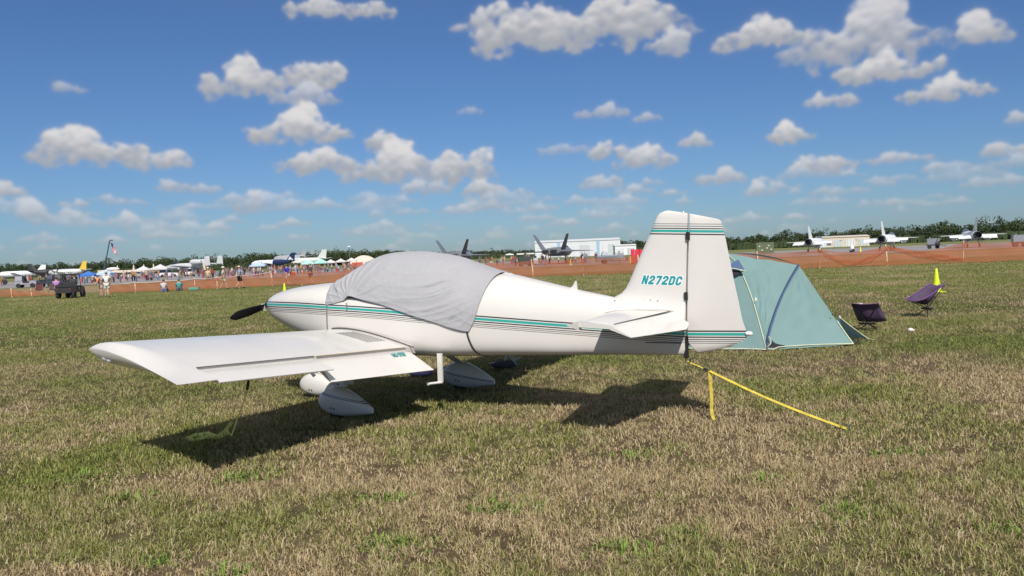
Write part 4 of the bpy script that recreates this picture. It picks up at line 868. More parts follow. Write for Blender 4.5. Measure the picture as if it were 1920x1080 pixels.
# folded chair and a bag in the shade behind the right wheel
fc = thing('folded_chair', 'folded camp chair with pale tubes lying on the grass under the fuselage', 'chair', (-0.15, 12.05, 0), 0.2)
b = MB()
for p, q in (((-.24,.0,.10),(.20,.05,.12)), ((-.20,.08,.02),(.24,-.02,.16)), ((-.05,-.04,.03),(.06,.06,.24)), ((.04,-.05,.22),(.17,-.03,.06)), ((.10,.05,.22),(.20,0.0,.05))): b.tube([p, q], 0.012, 6)
b.build('frame', mat('pale_tube', (0.55, 0.56, 0.56), 0.4), fc, 60)
b = MB(); b.ell((0.0, 0.03, 0.07), (0.22, 0.10, 0.065)); b.build('seat_cloth', mat('folded_cloth', (0.07, 0.075, 0.085), 0.9, bump=0.5, bscale=12), fc, 60)
pb_ = MB()
for c, r in (((0, 0, .04), (.14, .09, .045)), ((.09, .04, .05), (.08, .07, .05)), ((-.09, .02, .045), (.08, .07, .04))): pb_.ell(c, r)
pbag = pb_.build('bag', mat('purple_cloth', (0.26, 0.22, 0.46), 0.8, var=0.25, bump=0.5, bscale=14), None, 60); pbag.location = (-1.36, 11.63, 0); tag(pbag, 'crumpled purple cloth bag on the grass behind the wing', 'bag')
lt = MB(); lt.ell((0, 0, .03), (.05, .035, .035)); lt.ell((.055, .02, .02), (.03, .025, .022)); lit = lt.build('paper_scrap', mat('paper', (0.75, 0.75, 0.70), 0.8), None, 40); lit.location = (7.3, 14.82, 0.005); tag(lit, 'small crumpled white paper scrap on the grass right of the tent', 'litter')
# ---------------------------------------------------------------- high-visibility cones
M_CONE = mat('lime_plastic', (0.62, 0.74, 0.015), 0.5); M_CONEB = mat('lime_plastic_base', (0.50, 0.62, 0.02), 0.6)
def cone(loc, h, label, m=M_CONE, m2=M_CONEB, grp='lime traffic cones'):
    t = thing('traffic_cone', label, 'traffic cone', loc, 0.3, grp)
    b = MB(); b.lathe([(h*.20, .02), (h*.19, .05), (h*.11, h*.5), (h*.045, h*.97), (h*.03, h)], 20); b.build('cone_body', m, t, 50)
    b = MB(); b.box((0, 0, .014), (h*.52, h*.52, .028)); b.build('base', m2, t, bevel=0.006); return t
cone((13.41, 25.5, 0), 0.76, 'lime yellow traffic cone standing on the grass behind the upright camp chair')
cone((-12.1, 43.0, 0), 0.73, 'lime yellow traffic cone whose tip shows above the engine cowling')
M_YC = mat('yellow_plastic', (0.75, 0.6, 0.05), 0.5)
cone((58.4, 135, 0), 0.95, 'small yellow cone on the apron between two white fighter jets', M_YC, M_YC, 'yellow apron cones')
cone((8.7, 118, 0), 0.95, 'small yellow cone under the twin-tailed grey fighter jet', M_YC, M_YC, 'yellow apron cones')
cone((17.03, 115, 0), 0.95, 'small yellow cone beside the red panels left of the tail fin', M_YC, M_YC, 'yellow apron cones')
# ---------------------------------------------------------------- orange safety fence
def net_mat():
    m = bpy.data.materials.new('orange_safety_net'); m.use_nodes = True; nt = m.node_tree; L = nt.links.new; b = nt.nodes['Principled BSDF']
    b.inputs['Base Color'].default_value = (0.50, 0.145, 0.055, 1); b.inputs['Roughness'].default_value = 0.7
    tl = nt.nodes.new('ShaderNodeBsdfTranslucent'); tl.inputs[0].default_value = (0.50, 0.14, 0.05, 1)
    m1 = nt.nodes.new('ShaderNodeMixShader'); m1.inputs[0].default_value = 0.35; L(b.outputs[0], m1.inputs[1]); L(tl.outputs[0], m1.inputs[2])
    tr = nt.nodes.new('ShaderNodeBsdfTransparent')
    tc = nt.nodes.new('ShaderNodeTexCoord'); n = nt.nodes.new('ShaderNodeTexNoise'); n.inputs['Scale'].default_value = 1.3; n.inputs['Detail'].default_value = 5
    mp = nt.nodes.new('ShaderNodeMapping'); mp.inputs['Scale'].default_value = (0.35, 0.35, 4.0); L(tc.outputs['Object'], mp.inputs[0]); L(mp.outputs[0], n.inputs['Vector'])
    mr = nt.nodes.new('ShaderNodeMapRange'); mr.inputs['From Min'].default_value = 0.3; mr.inputs['From Max'].default_value = 0.7; mr.inputs['To Min'].default_value = 0.45; mr.inputs['To Max'].default_value = 0.74; L(n.outputs['Fac'], mr.inputs['Value'])
    mx = nt.nodes.new('ShaderNodeMixShader'); L(mr.outputs[0], mx.inputs[0]); L(tr.outputs[0], mx.inputs[1]); L(m1.outputs[0], mx.inputs[2]); L(mx.outputs[0], nt.nodes['Material Output'].inputs[0])
    return m
M_NET = net_mat(); M_POST = mat('fence_post_wood', (0.62, 0.47, 0.34), 0.8, var=0.2); M_ROPE = mat('pale_rope', (0.66, 0.56, 0.47), 0.8)
def fence(label, posts, sag, rope=None):
    t = thing('safety_fence', label, 'fence', (posts[0][0], posts[0][1], 0)); o = Vector(t.location); rnd = random.Random(len(posts))
    for i, (x, y, h) in enumerate(posts):
        l = rnd.uniform(-0.05, 0.09); b = MB(); b.box((x-o.x-l*0.5, y-o.y, h/2+0.03), (0.085, 0.06, h+0.12), (0, -l, 0)); b.build('post', M_POST, t)
    for i in range(len(posts)-1):
        (x0, y0, h0), (x1, y1, h1) = posts[i], posts[i+1]; V = []; F = []; n, m = 18, 7; s = sag[i % len(sag)]; ph = rnd.uniform(0, 6)
        for a in range(n):
            u = a/(n-1); c = 4*u*(1-u); top = h0+(h1-h0)*u-s*c; bot = 0.03+0.02*math.sin(u*9+ph)
            for k in range(m):
                v = k/(m-1); z = bot+(top-bot)*v; q = 0.05*math.sin(u*11+v*3+ph)*v
                V.append((x0+(x1-x0)*u-o.x, y0+(y1-y0)*u-o.y-0.04+q, z))
                if a and k: F.append(((a-1)*m+k-1, (a-1)*m+k, a*m+k, a*m+k-1))
        MB().add(V, F).build('net_panel', M_NET, t, 179)
        if s > 0.2:      # a twisted fold of slack net hangs across the span
            V = []; F = []
            for a in range(n):
                u = a/(n-1); c = 4*u*(1-u)
                for k in range(4):
                    z = h0*0.95-0.55*c*h0-k*(0.04+0.10*c) if i % 2 else h0*(0.98-0.75*u)-k*(0.05+0.08*c)
                    V.append((x0+(x1-x0)*u-o.x, y0+(y1-y0)*u-o.y-0.10-0.05*math.sin(k*2+u*20), max(0.05, z)))
                    if a and k: F.append(((a-1)*4+k-1, (a-1)*4+k, a*4+k, a*4+k-1))
            MB().add(V, F).build('slack_net', M_NET, t, 179)
        if rope and rope[0] <= i < rope[1]:
            b = MB(); b.tube([(x0-o.x, y0-o.y-0.05, h0), ((x0+x1)/2-o.x, (y0+y1)/2-o.y-0.05, (h0+h1)/2-s), (x1-o.x, y1-o.y-0.05, h1)], 0.022, 6); b.build('top_rope', M_ROPE, t, 60)
    return t
fence('low orange net fence on wooden posts at the far left edge of the field', [(-50,67.5,.6),(-44.5,66.8,.6),(-39.7,64.2,.66),(-38.0,64.0,.55),(-35.6,64.6,.12)], [0.06, 0.05, 0.14, 0.1])
fence('long orange safety net fence on thin posts crossing behind the light aircraft', [(-32.3,64.6,.72),(-30.1,64.6,.76),(-27.8,65.0,.80),(-25.6,65.4,.86),(-24.0,65.8,.90),(-22.3,66.1,.95),(-19.6,66.2,1.15),(-16.9,65.2,1.15),(-13,65,1.15),(-9,64.6,1.15),(-5,64,1.2),(-1.5,63.6,1.25),(1.7,62.9,1.3),(5.5,61.7,1.35),(9.5,60,1.3),(13.5,58.2,1.25),(17.3,56.5,1.25),(21.1,55.3,1.3),(25.7,55.2,1.35),(30.4,54.3,1.4),(35.2,53.4,1.4),(40,52.6,1.35),(46,52,1.35),(52,51.3,1.35),(58,50.6,1.35),(64,50,1.35)],
      [0.05,0.06,0.05,0.06,0.04,0.06,0.12,0.15,0.15,0.12,0.15,0.12,0.14,0.10,0.15,0.12,0.12,0.30,0.42,0.12,0.15,0.12], (0, 6))
# ---------------------------------------------------------------- people
def skin_mesh(name, joints, edges, sub=1):
    """joints: name -> (x, y, z, r); one continuous skin around the edges"""
    names = list(joints); idx = {n: i for i, n in enumerate(names)}
    me = bpy.data.meshes.new(name); me.from_pydata([joints[n][:3] for n in names], [(idx[a], idx[b]) for a, b in edges], [])
    ob = bpy.data.objects.new(name, me); C.objects.link(ob)
    md = ob.modifiers.new('skin', 'SKIN'); md.use_smooth_shade = True
    for i, n in enumerate(names):
        sv = me.skin_vertices[0].data[i]; r = joints[n][3]; sv.radius = (r, r) if not isinstance(r, tuple) else r; sv.use_root = (i == 0)
    sd = ob.modifiers.new('sub', 'SUBSURF'); sd.levels = sub; sd.render_levels = sub
    dg = bpy.context.evaluated_depsgraph_get(); out = bpy.data.meshes.new_from_object(ob.evaluated_get(dg))
    bpy.data.objects.remove(ob); out.name = name; return out
SK = mat('skin', (0.46, 0.27, 0.19), 0.6)
def base_pose():
    J = {'pelvis': (0, 0, .93, .125), 'spine': (0, 0, 1.13, .118), 'chest': (0, 0, 1.33, .13), 'neck': (0, .0, 1.475, .055), 'head': (0, .015, 1.56, .085), 'crown': (0, .01, 1.66, .078)}
    for s, k in ((1, 'l'), (-1, 'r')):
        J.update({k+'sh': (s*.175, 0, 1.40, .065), k+'el': (s*.225, -.01, 1.13, .045), k+'wr': (s*.225, .06, .91, .032), k+'ha': (s*.22, .085, .82, .034),
                  k+'hip': (s*.09, 0, .87, .095), k+'kn': (s*.10, .02, .49, .062), k+'an': (s*.10, -.005, .09, .042), k+'toe': (s*.105, .13, .045, .036)})
    return J
def E_body():
    e = [('pelvis', 'spine'), ('spine', 'chest'), ('chest', 'neck'), ('neck', 'head'), ('head', 'crown')]
    for k in 'lr': e += [('chest', k+'sh'), (k+'sh', k+'el'), (k+'el', k+'wr'), (k+'wr', k+'ha'), ('pelvis', k+'hip'), (k+'hip', k+'kn'), (k+'kn', k+'an'), (k+'an', k+'toe')]
    return e
def person(label, loc, rz, shirt, shorts, hair=(0.05, 0.035, 0.025), pose=None, hat=None, scale=1.0, longs=False, skirt=False, group=None, pack=None):
    t = thing('person', label, 'person', loc, rz, group); J = base_pose()
    if pose: J.update({k: (*v[:3], v[3] if len(v) > 3 else J[k][3]) for k, v in pose.items()})
    def link(nm, me, m, par=t):
        me.materials.clear(); me.materials.append(m); o = bpy.data.objects.new(nm, me); C.objects.link(o); o.parent = par; return o
    body = link('body', skin_mesh('body', J, E_body()), SK)
    def grow_(keys, edges, d, lim=None):
        q = {}
        for k in keys:
            x, y, z, r = J[k]; q[k] = (x, y, z, r+d)
        if lim:
            for nk, a, b_, u, d2 in lim:
                A_, B_ = J[a], J[b_]; q[nk] = tuple(A_[i]+(B_[i]-A_[i])*u for i in range(3))+(A_[3]+(B_[3]-A_[3])*u+d2,)
        return skin_mesh('cloth', q, edges)
    e = [('pelvis', 'spine'), ('spine', 'chest'), ('chest', 'lsh'), ('chest', 'rsh'), ('lsh', 'ls'), ('rsh', 'rs')]
    link('shirt', grow_(['pelvis', 'spine', 'chest', 'lsh', 'rsh'], e, .024, [('ls', 'lsh', 'lel', .75, .03), ('rs', 'rsh', 'rel', .75, .03)]), mat('cloth_%.2f_%.2f_%.2f' % shirt, shirt, 0.85, var=0.12, vscale=9))
    u = .95 if longs else .35; pts = [('lq', 'lkn', 'lan', u, .03), ('rq', 'rkn', 'ran', u, .03)] if longs else [('lq', 'lhip', 'lkn', .92, .05), ('rq', 'rhip', 'rkn', .92, .05)]
    ks = ['pelvis', 'lhip', 'rhip']+(['lkn', 'rkn'] if longs else []); e = [('pelvis', 'lhip'), ('pelvis', 'rhip')]+([('lhip', 'lkn'), ('rhip', 'rkn'), ('lkn', 'lq'), ('rkn', 'rq')] if longs else [('lhip', 'lq'), ('rhip', 'rq')])
    link('trousers' if longs else 'shorts', grow_(ks, e, .028, pts), mat('cloth_%.2f_%.2f_%.2f' % shorts, shorts, 0.85, var=0.12, vscale=9))
    hx, hy, hz, _ = J['crown']; fx, fy, fz, _ = J['head']
    b = MB(); b.ell((hx, hy-.018, hz+.005), (.094, .104, .085)); b.build('hair', mat('hair_%.2f' % hair[0], hair, 0.8), t, 60)
    b = MB(); b.ell((fx, fy+.092, fz+.035), (.012, .018, .02), 8, 5); b.build('nose', SK, body, 60)
    for k in 'lr':
        tx, ty, tz, _ = J[k+'toe']; ax, ay, az, _ = J[k+'an']; b = MB(); b.ell(((tx+ax)/2, (ty+ay)/2, max(.045, (tz+az)/2-.01)), (.052, .145, .05)); b.build('shoe', mat('shoe', (0.12, 0.11, 0.10), 0.8), t, 60)
    if hat:
        b = MB(); b.lathe([(.15, 0), (.15, .01), (.105, .015), (.10, .09), (.06, .12), (.01, .125)], 16, (hx, hy-.01, hz+.01)); b.build('hat', mat('hat_%.2f' % hat[0], hat, 0.8), t, 60)
    if pack:
        b = MB(); b.box((0, -.20, 1.25), (.30, .16, .42)); b.build('backpack', mat('pack_%.2f' % pack[0], pack, 0.8), t, bevel=.03)
    t.scale = (scale,)*3
    return t
WALK = {'lkn': (.10, .16, .52), 'lan': (.10, .22, .13), 'ltoe': (.105, .35, .07), 'rkn': (-.10, -.04, .49), 'ran': (-.10, -.27, .12), 'rtoe': (-.105, -.17, .045), 'lel': (.23, -.10, 1.13), 'lwr': (.22, .02, .92), 'lha': (.22, .06, .84), 'rel': (-.23, .08, 1.13), 'rwr': (-.21, .26, 1.02), 'rha': (-.20, .33, .98)}
ARMUP = {'lel': (.27, .08, 1.20), 'lwr': (.14, .26, 1.32), 'lha': (.09, .31, 1.38), 'rel': (-.27, .08, 1.20), 'rwr': (-.14, .26, 1.32), 'rha': (-.09, .31, 1.38)}
BEND = {'spine': (0, .10, 1.10), 'chest': (0, .26, 1.22), 'neck': (0, .38, 1.30), 'head': (0, .45, 1.34), 'crown': (0, .53, 1.40), 'lsh': (.175, .28, 1.27), 'rsh': (-.175, .28, 1.27), 'lel': (.22, .36, 1.02), 'lwr': (.20, .50, .90), 'lha': (.19, .56, .84), 'rel': (-.22, .36, 1.02), 'rwr': (-.20, .50, .90), 'rha': (-.19, .56, .84)}
SIT = {'pelvis': (0, 0, .30), 'spine': (0, -.03, .50), 'chest': (0, -.02, .70), 'neck': (0, .0, .84), 'head': (0, .02, .93), 'crown': (0, .02, 1.03), 'lsh': (.175, -.02, .77), 'rsh': (-.175, -.02, .77), 'lel': (.23, .08, .52), 'lwr': (.15, .25, .45), 'lha': (.12, .32, .44), 'rel': (-.23, .08, .52), 'rwr': (-.15, .25, .45), 'rha': (-.12, .32, .44),
       'lhip': (.10, .06, .28), 'rhip': (-.10, .06, .28), 'lkn': (.15, .46, .36), 'rkn': (-.15, .46, .36), 'lan': (.14, .62, .09), 'ran': (-.14, .62, .09), 'ltoe': (.14, .74, .045), 'rtoe': (-.14, .74, .045)}
person('person in white top and shorts standing in the grass right of the dark cart', (-27.5, 54.9, 0), 0.2, (0.72, 0.70, 0.68), (0.60, 0.56, 0.52), (0.22, 0.16, 0.10), ARMUP, hat=(0.55, 0.45, 0.30))
person('person in orange shirt leaning forward beside the dark cart', (-28.75, 56.6, 0), 2.5, (0.85, 0.30, 0.16), (0.45, 0.36, 0.28), (0.45, 0.42, 0.42), BEND)
person('person in purple shirt sitting just behind the left side of the dark cart', (-32.6, 57.9, .38), 0.4, (0.38, 0.20, 0.45), (0.10, 0.10, 0.14), pose=SIT)
person('walking person in khaki shorts with a dark green backpack near the fence', (-22.3, 62.6, 0), -1.25, (0.50, 0.48, 0.42), (0.48, 0.40, 0.27), pose=WALK, hat=(0.62, 0.58, 0.5), pack=(0.03, 0.055, 0.04))
person('walking person in light blue shirt and black shorts near the fence', (-21.6, 64.2, 0), -0.9, (0.24, 0.32, 0.48), (0.02, 0.02, 0.025), pose=WALK, hat=(0.55, 0.56, 0.6))
person('walking person in deep blue shirt and pale shorts by the fence', (-18.6, 67.0, 0), 1.2, (0.05, 0.04, 0.42), (0.62, 0.58, 0.55), pose=WALK)
person('short person in red shirt and pink shorts walking by the fence', (-17.9, 66.4, 0), 1.2, (0.62, 0.07, 0.08), (0.75, 0.30, 0.34), pose=WALK, scale=0.76)
person('person in dark patterned shirt and black shorts walking right along the fence', (-16.6, 66.8, 0), 1.35, (0.10, 0.08, 0.09), (0.015, 0.015, 0.018), pose=WALK, hat=(0.50, 0.42, 0.36))
person('person in tan shirt standing beyond the fence near the striped flag', (-27.0, 72.0, 0), 2.8, (0.55, 0.45, 0.27), (0.16, 0.12, 0.09), hat=(0.6, 0.55, 0.4))
person('person in tan shirt standing beyond the fence left of the grey canopy cover', (-21.0, 102.0, 0), 2.2, (0.45, 0.28, 0.20), (0.30, 0.22, 0.15))
person('person in teal shirt sitting on the grass at the fence', (-26.1, 63.4, -.16), 0.3, (0.05, 0.26, 0.27), (0.05, 0.06, 0.10), pose=SIT, hat=(0.12, 0.2, 0.2))
person('person in white shirt sitting on the grass left of the one in teal', (-27.3, 63.4, -.16), 0.1, (0.5, 0.48, 0.52), (0.10, 0.12, 0.25), pose=SIT, hat=(0.20, 0.13, 0.09))
bb = MB(); bb.box((0, 0, .12), (.8, .3, .24)); gb = bb.build('green_cooler_bag', mat('green_bag', (0.12, 0.30, 0.24), 0.8), None, bevel=.05); gb.location = (-25.0, 63.6, 0); gb.name = 'bag'; tag(gb, 'pale green bag on the grass beside the seated people', 'bag')
# ---------------------------------------------------------------- vehicles
def wheel(par, c, r, w, name='wheel', rim=(0.35, 0.35, 0.36)):
    b = MB(); b.lathe([(r*.6, -w/2), (r*.92, -w/2), (r, -w*.3), (r, w*.3), (r*.92, w/2), (r*.6, w/2)], 18, c, 'y'); t = b.build(name, M_RUBBER, par, 50)
    b = MB(); b.lathe([(r*.1, -w*.46), (r*.6, -w*.44), (r*.6, w*.44), (r*.1, w*.46)], 14, c, 'y'); b.build('rim', mat('rim_%.2f' % rim[0], rim, 0.35, 0.6), t, 50)
def utility_cart(label, loc, rz, body=(0.03, 0.03, 0.033), roof=(0.02, 0.02, 0.022), windscreen=True, box=None, group=None, sc=1.0):
    t = thing('utility_cart', label, 'utility cart', loc, rz, group); mb = mat('cart_%.3f_%.3f' % (body[0], body[2]), body, 0.4, coat=0.3); mr_ = mat('roof_%.3f' % roof[0], roof, 0.5)
    b = MB(); b.loft([[(x, y, z) for y, z in ((-.6, .42), (.6, .42), (.6, h), (-.6, h))] for x, h in ((-1.35, .88), (-.35, .92), (-.30, .62), (.45, .62), (.55, .98), (1.0, .95), (1.38, .78))]); b.build('body', mb, t, bevel=.03)
    b = MB(); b.box((-.88, 0, 1.0), (1.0, 1.25, .22)); b.build('cargo_bed', mb, t, bevel=.03)
    b = MB(); b.box((0.05, 0, .74), (.55, 1.05, .22)); b.box((-.24, 0, 1.05), (.14, 1.05, .55), (0, -.15, 0)); b.build('seat', mat('cart_seat', (0.04, 0.04, 0.045), 0.7), t, bevel=.04)
    for x in (-.38, .62):
        for s in (-1, 1):
            b = MB(); b.tube([(x, s*.58, .85), (x*.82, s*.55, 1.88)], .028, 8); b.build('roof_post', M_BLACK, t, 60)
    b = MB(); b.box((0.08, 0, 1.91), (1.35, 1.24, .06)); b.build('roof', mr_, t, bevel=.025)
    for x in (-.9, .9):
        for s in (-1, 1): wheel(t, (x, s*.58, .31), .31, .24)
    b = MB(); b.tube([(.30, .28, 1.12), (.5, .28, .95)], .02, 6); b.lathe([(.16, -.012), (.18, 0), (.16, .012)], 16, (.30, .28, 1.13), 'x', False); b.build('steering_wheel', M_BLACK, t, 60)
    for s in (-1, 1): b = MB(); b.box((-1.365, s*.48, .74), (.02, .12, .07)); b.build('tail_lamp', mat('red_lens', (0.35, 0.02, 0.02), 0.3), t)
    if box:
        b = MB(); b.box((-.85, 0, 1.35), (.9, 1.1, .5)); b.build('cargo_box', mat('box_%.2f' % box[0], box, 0.7), t, bevel=.02)
    t.scale = (sc,)*3
    return t
utility_cart('black utility cart with a roof parked on the grass beside people at left', (-30.9, 56.6, 0), R(97), sc=0.86)
utility_cart('grey utility cart with a pale cargo box near the left edge', (-67.7, 113, 0), R(10), (0.32, 0.32, 0.38), (0.30, 0.30, 0.36), box=(0.36, 0.36, 0.42))
utility_cart('dark blue utility cart second from the left edge', (-65.3, 113.5, 0), R(175), (0.05, 0.055, 0.08), box=(0.10, 0.10, 0.14))
utility_cart('dark grey utility cart right of the dark blue one', (-62.2, 113, 0), R(15), (0.06, 0.06, 0.065), box=(0.12, 0.12, 0.12))
def folding_chair(label, loc, rz, col, group):
    t = thing('folding_chair', label, 'chair', loc, rz, group); m = mat('seat_%.2f_%.2f' % (col[0], col[1]), col, 0.85, var=0.2)
    for s in (-1, 1):
        for p, q in (((.25, s*.27, .02), (-.24, s*.25, .45)), ((-.25, s*.27, .02), (.24, s*.25, .45)), ((-.24, s*.25, .40), (-.36, s*.27, .92))):
            b = MB(); b.tube([p, q], .014, 6); b.build('leg', M_STEEL, t, 60)
        b = MB(); b.box((-.02, s*.30, .64), (.48, .06, .03), (0, .05, 0)); b.build('arm', M_BLACK, t)
    V = [(-.24+.48*i/5, -.26+.52*j/5, .45-.06*math.sin(PI*i/5)*math.sin(PI*j/5)) for i in range(6) for j in range(6)]; F = [(i*6+j, i*6+j+1, i*6+j+7, i*6+j+6) for i in range(5) for j in range(5)]
    MB().add(V, F).build('seat', m, t, 179)
    V = [(-.24-.12*i/5-.05*math.sin(PI*j/5), -.27+.54*j/5, .44+.48*i/5) for i in range(6) for j in range(6)]; MB().add(V, F).build('backrest', m, t, 179)
    return t
folding_chair('dark red folding chair farthest left of three in the grass gap', (-38.8, 66.4, 0), R(-60), (0.12, 0.03, 0.03), 'folding chairs at left')
folding_chair('dark brown folding chair in the middle of three in the grass gap', (-37.9, 66.6, 0), R(-80), (0.09, 0.045, 0.04), 'folding chairs at left')
folding_chair('dark slate folding chair nearest the black cart', (-36.6, 66.6, 0), R(-95), (0.05, 0.06, 0.075), 'folding chairs at left')
def car(label, loc, rz, col, kind='sedan', group='cars parked beyond the fence'):
    t = thing('parked_car', label, 'car', loc, rz, group); m = mat('car_%.2f_%.2f' % (col[0], col[2]), col, 0.3, coat=0.6)
    suv = kind == 'suv'; ht = 1.75 if suv else 1.42; bl = 1.0 if suv else .9
    prof = [(-2.2, .45), (-2.25, .75), (-2.15, bl), (-1.6, bl+.02), (.9, bl+.02), (1.9, bl-.12), (2.2, .7), (2.25, .42)]
    b = MB(); secs = []
    for y, k in ((-.88, .94), (-.84, 1), (.84, 1), (.88, .94)): secs.append([(x*k, y, z if z > .5 else z) for x, z in prof]+[(2.1, y, .3), (-2.1, y, .3)])
    b.loft(secs); b.build('body', m, t, 35)
    top = [(-2.0 if suv else -1.5, bl+.02), (-1.75 if suv else -.85, ht), (.25, ht), (1.05, bl+.02)]
    b = MB(); b.loft([[(x, y*(1 if z < ht else .82), z) for x, z in top] for y in (-.78, .78)]); b.build('window_band', M_DKGLASS, t, 35)
    b = MB(); b.box(((top[1][0]+top[2][0])/2, 0, ht+.012), (top[2][0]-top[1][0]+.05, 1.27, .05)); b.build('roof', m, t, bevel=.02)
    for x in (-1.35, 1.35):
        for s in (-1, 1): wheel(t, (x, s*.80, .33), .33, .22)
    for s in (-1, 1):
        b = MB(); b.box((2.19, s*.62, .68), (.05, .3, .12)); b.build('headlight', mat('headlamp', (0.8, 0.8, 0.82), 0.15), t)
    return t
W_ = (0.72, 0.72, 0.73)
car('white sedan leftmost of the cars parked near the crane', (-95.0, 196, 0), R(160), W_)
car('white hatchback second from left among the cars near the crane', (-90.0, 192, 0), R(150), (0.75, 0.75, 0.78), 'suv')
car('silver sedan in the middle of the cars near the crane', (-85.5, 194, 0), R(60), (0.45, 0.46, 0.48))
car('white pickup-sized wagon right of the silver sedan', (-81.5, 192, 0), R(30), W_, 'suv')
car('dark sedan behind the white hatchback', (-89.0, 202, 0), R(0), (0.04, 0.04, 0.06))
car('white van rightmost of the cars near the white canopy', (-77.0, 194, 0), R(100), (0.70, 0.70, 0.70), 'suv')
# crane with the flag
cr = thing('crane', 'dark telescopic boom crane leaning right with a flag hung from its tip', 'crane', (-74.0, 146, 0))
b = MB(); b.box((0, 0, .75), (2.6, 2.2, .6)); b.box((.4, 0, 1.55), (1.3, 1.6, 1.1)); b.build('cab', mat('crane_beige', (0.58, 0.50, 0.38), 0.6), cr, bevel=.06)
for x in (-.9, .9):
    for s in (-1, 1): wheel(cr, (x, s*1.0, .45), .45, .35)
M_BOOM = mat('boom_blue', (0.03, 0.06, 0.10), 0.5)
b = MB(); b.tube([(0.5, 0, 1.8), (1.15, 0, 4.4)], .15, 8); b.build('boom', M_BOOM, cr, 40)
b = MB(); b.tube([(1.1, 0, 4.2), (1.85, 0, 7.25)], .10, 8); b.build('boom', M_BOOM, cr, 40)
b = MB(); b.tube([(1.84, 0, 7.2), (2.0, 0, 7.42), (2.45, 0, 7.42)], .09, 8); b.build('jib', M_BOOM, cr, 40)
def flag_mat():
    m = bpy.data.materials.new('stars_and_stripes'); m.use_nodes = True; nt = m.node_tree; L = nt.links.new; b = nt.nodes['Principled BSDF']; b.inputs['Roughness'].default_value = 0.8
    uv = nt.nodes.new('ShaderNodeUVMap'); sp = nt.nodes.new('ShaderNodeSeparateXYZ'); L(uv.outputs[0], sp.inputs[0])
    def M(op, a, bb): 
        q = nt.nodes.new('ShaderNodeMath'); q.operation = op
        for i, v in enumerate((a, bb)):
            if isinstance(v, (int, float)): q.inputs[i].default_value = v
            else: L(v, q.inputs[i])
        return q.outputs[0]
    st = M('GREATER_THAN', M('FRACT', M('MULTIPLY', sp.outputs[1], 6.5), 0), 0.5)
    mx = nt.nodes.new('ShaderNodeMix'); mx.data_type = 'RGBA'; L(st, mx.inputs[0]); mx.inputs[6].default_value = (0.42, 0.02, 0.045, 1); mx.inputs[7].default_value = (0.75, 0.73, 0.74, 1)
    can = M('MULTIPLY', M('LESS_THAN', sp.outputs[0], 0.42), M('GREATER_THAN', sp.outputs[1], 6/13))
    vo = nt.nodes.new('ShaderNodeTexVoronoi'); vo.inputs['Scale'].default_value = 14; L(uv.outputs[0], vo.inputs['Vector'])
    stars = M('LESS_THAN', vo.outputs['Distance'], 0.16)
    bl = nt.nodes.new('ShaderNodeMix'); bl.data_type = 'RGBA'; L(stars, bl.inputs[0]); bl.inputs[6].default_value = (0.02, 0.03, 0.13, 1); bl.inputs[7].default_value = (0.75, 0.75, 0.78, 1)
    m2 = nt.nodes.new('ShaderNodeMix'); m2.data_type = 'RGBA'; L(can, m2.inputs[0]); L(mx.outputs[2], m2.inputs[6]); L(bl.outputs[2], m2.inputs[7]); L(m2.outputs[2], b.inputs['Base Color'])
    return m
def flag():
    n, m = 26, 16; V = []; F = []; UV = []
    for i in range(n):
        u = i/(n-1)                 # fly, hangs downward and right
        for j in range(m):
            v = j/(m-1)             # hoist
            x = 0.06+u*0.95+v*-0.05+(1-v)*0.05; z = 7.05-(1-v)*1.55*(1-0.35*u)-u*1.35-(1-v)*0.2
            y = 0.14*math.sin(u*9+v*3)+0.08*math.sin(u*17-v*4); x += 0.06*math.sin(u*8+v*5)
            V.append((x, y, z)); UV.append((u, v))
            if i and j: F.append(((i-1)*m+j-1, (i-1)*m+j, i*m+j, i*m+j-1))
    o = MB().add(V, F).build('flag', flag_mat(), None, 179); me = o.data; ul = me.uv_layers.new(name='UVMap')
    for lp in me.loops: ul.data[lp.index].uv = UV[lp.vertex_index]
    o.location = (-71.95, 146, 0.15); tag(o, 'red white and blue striped flag hanging from the crane tip', 'flag'); return o
flag()
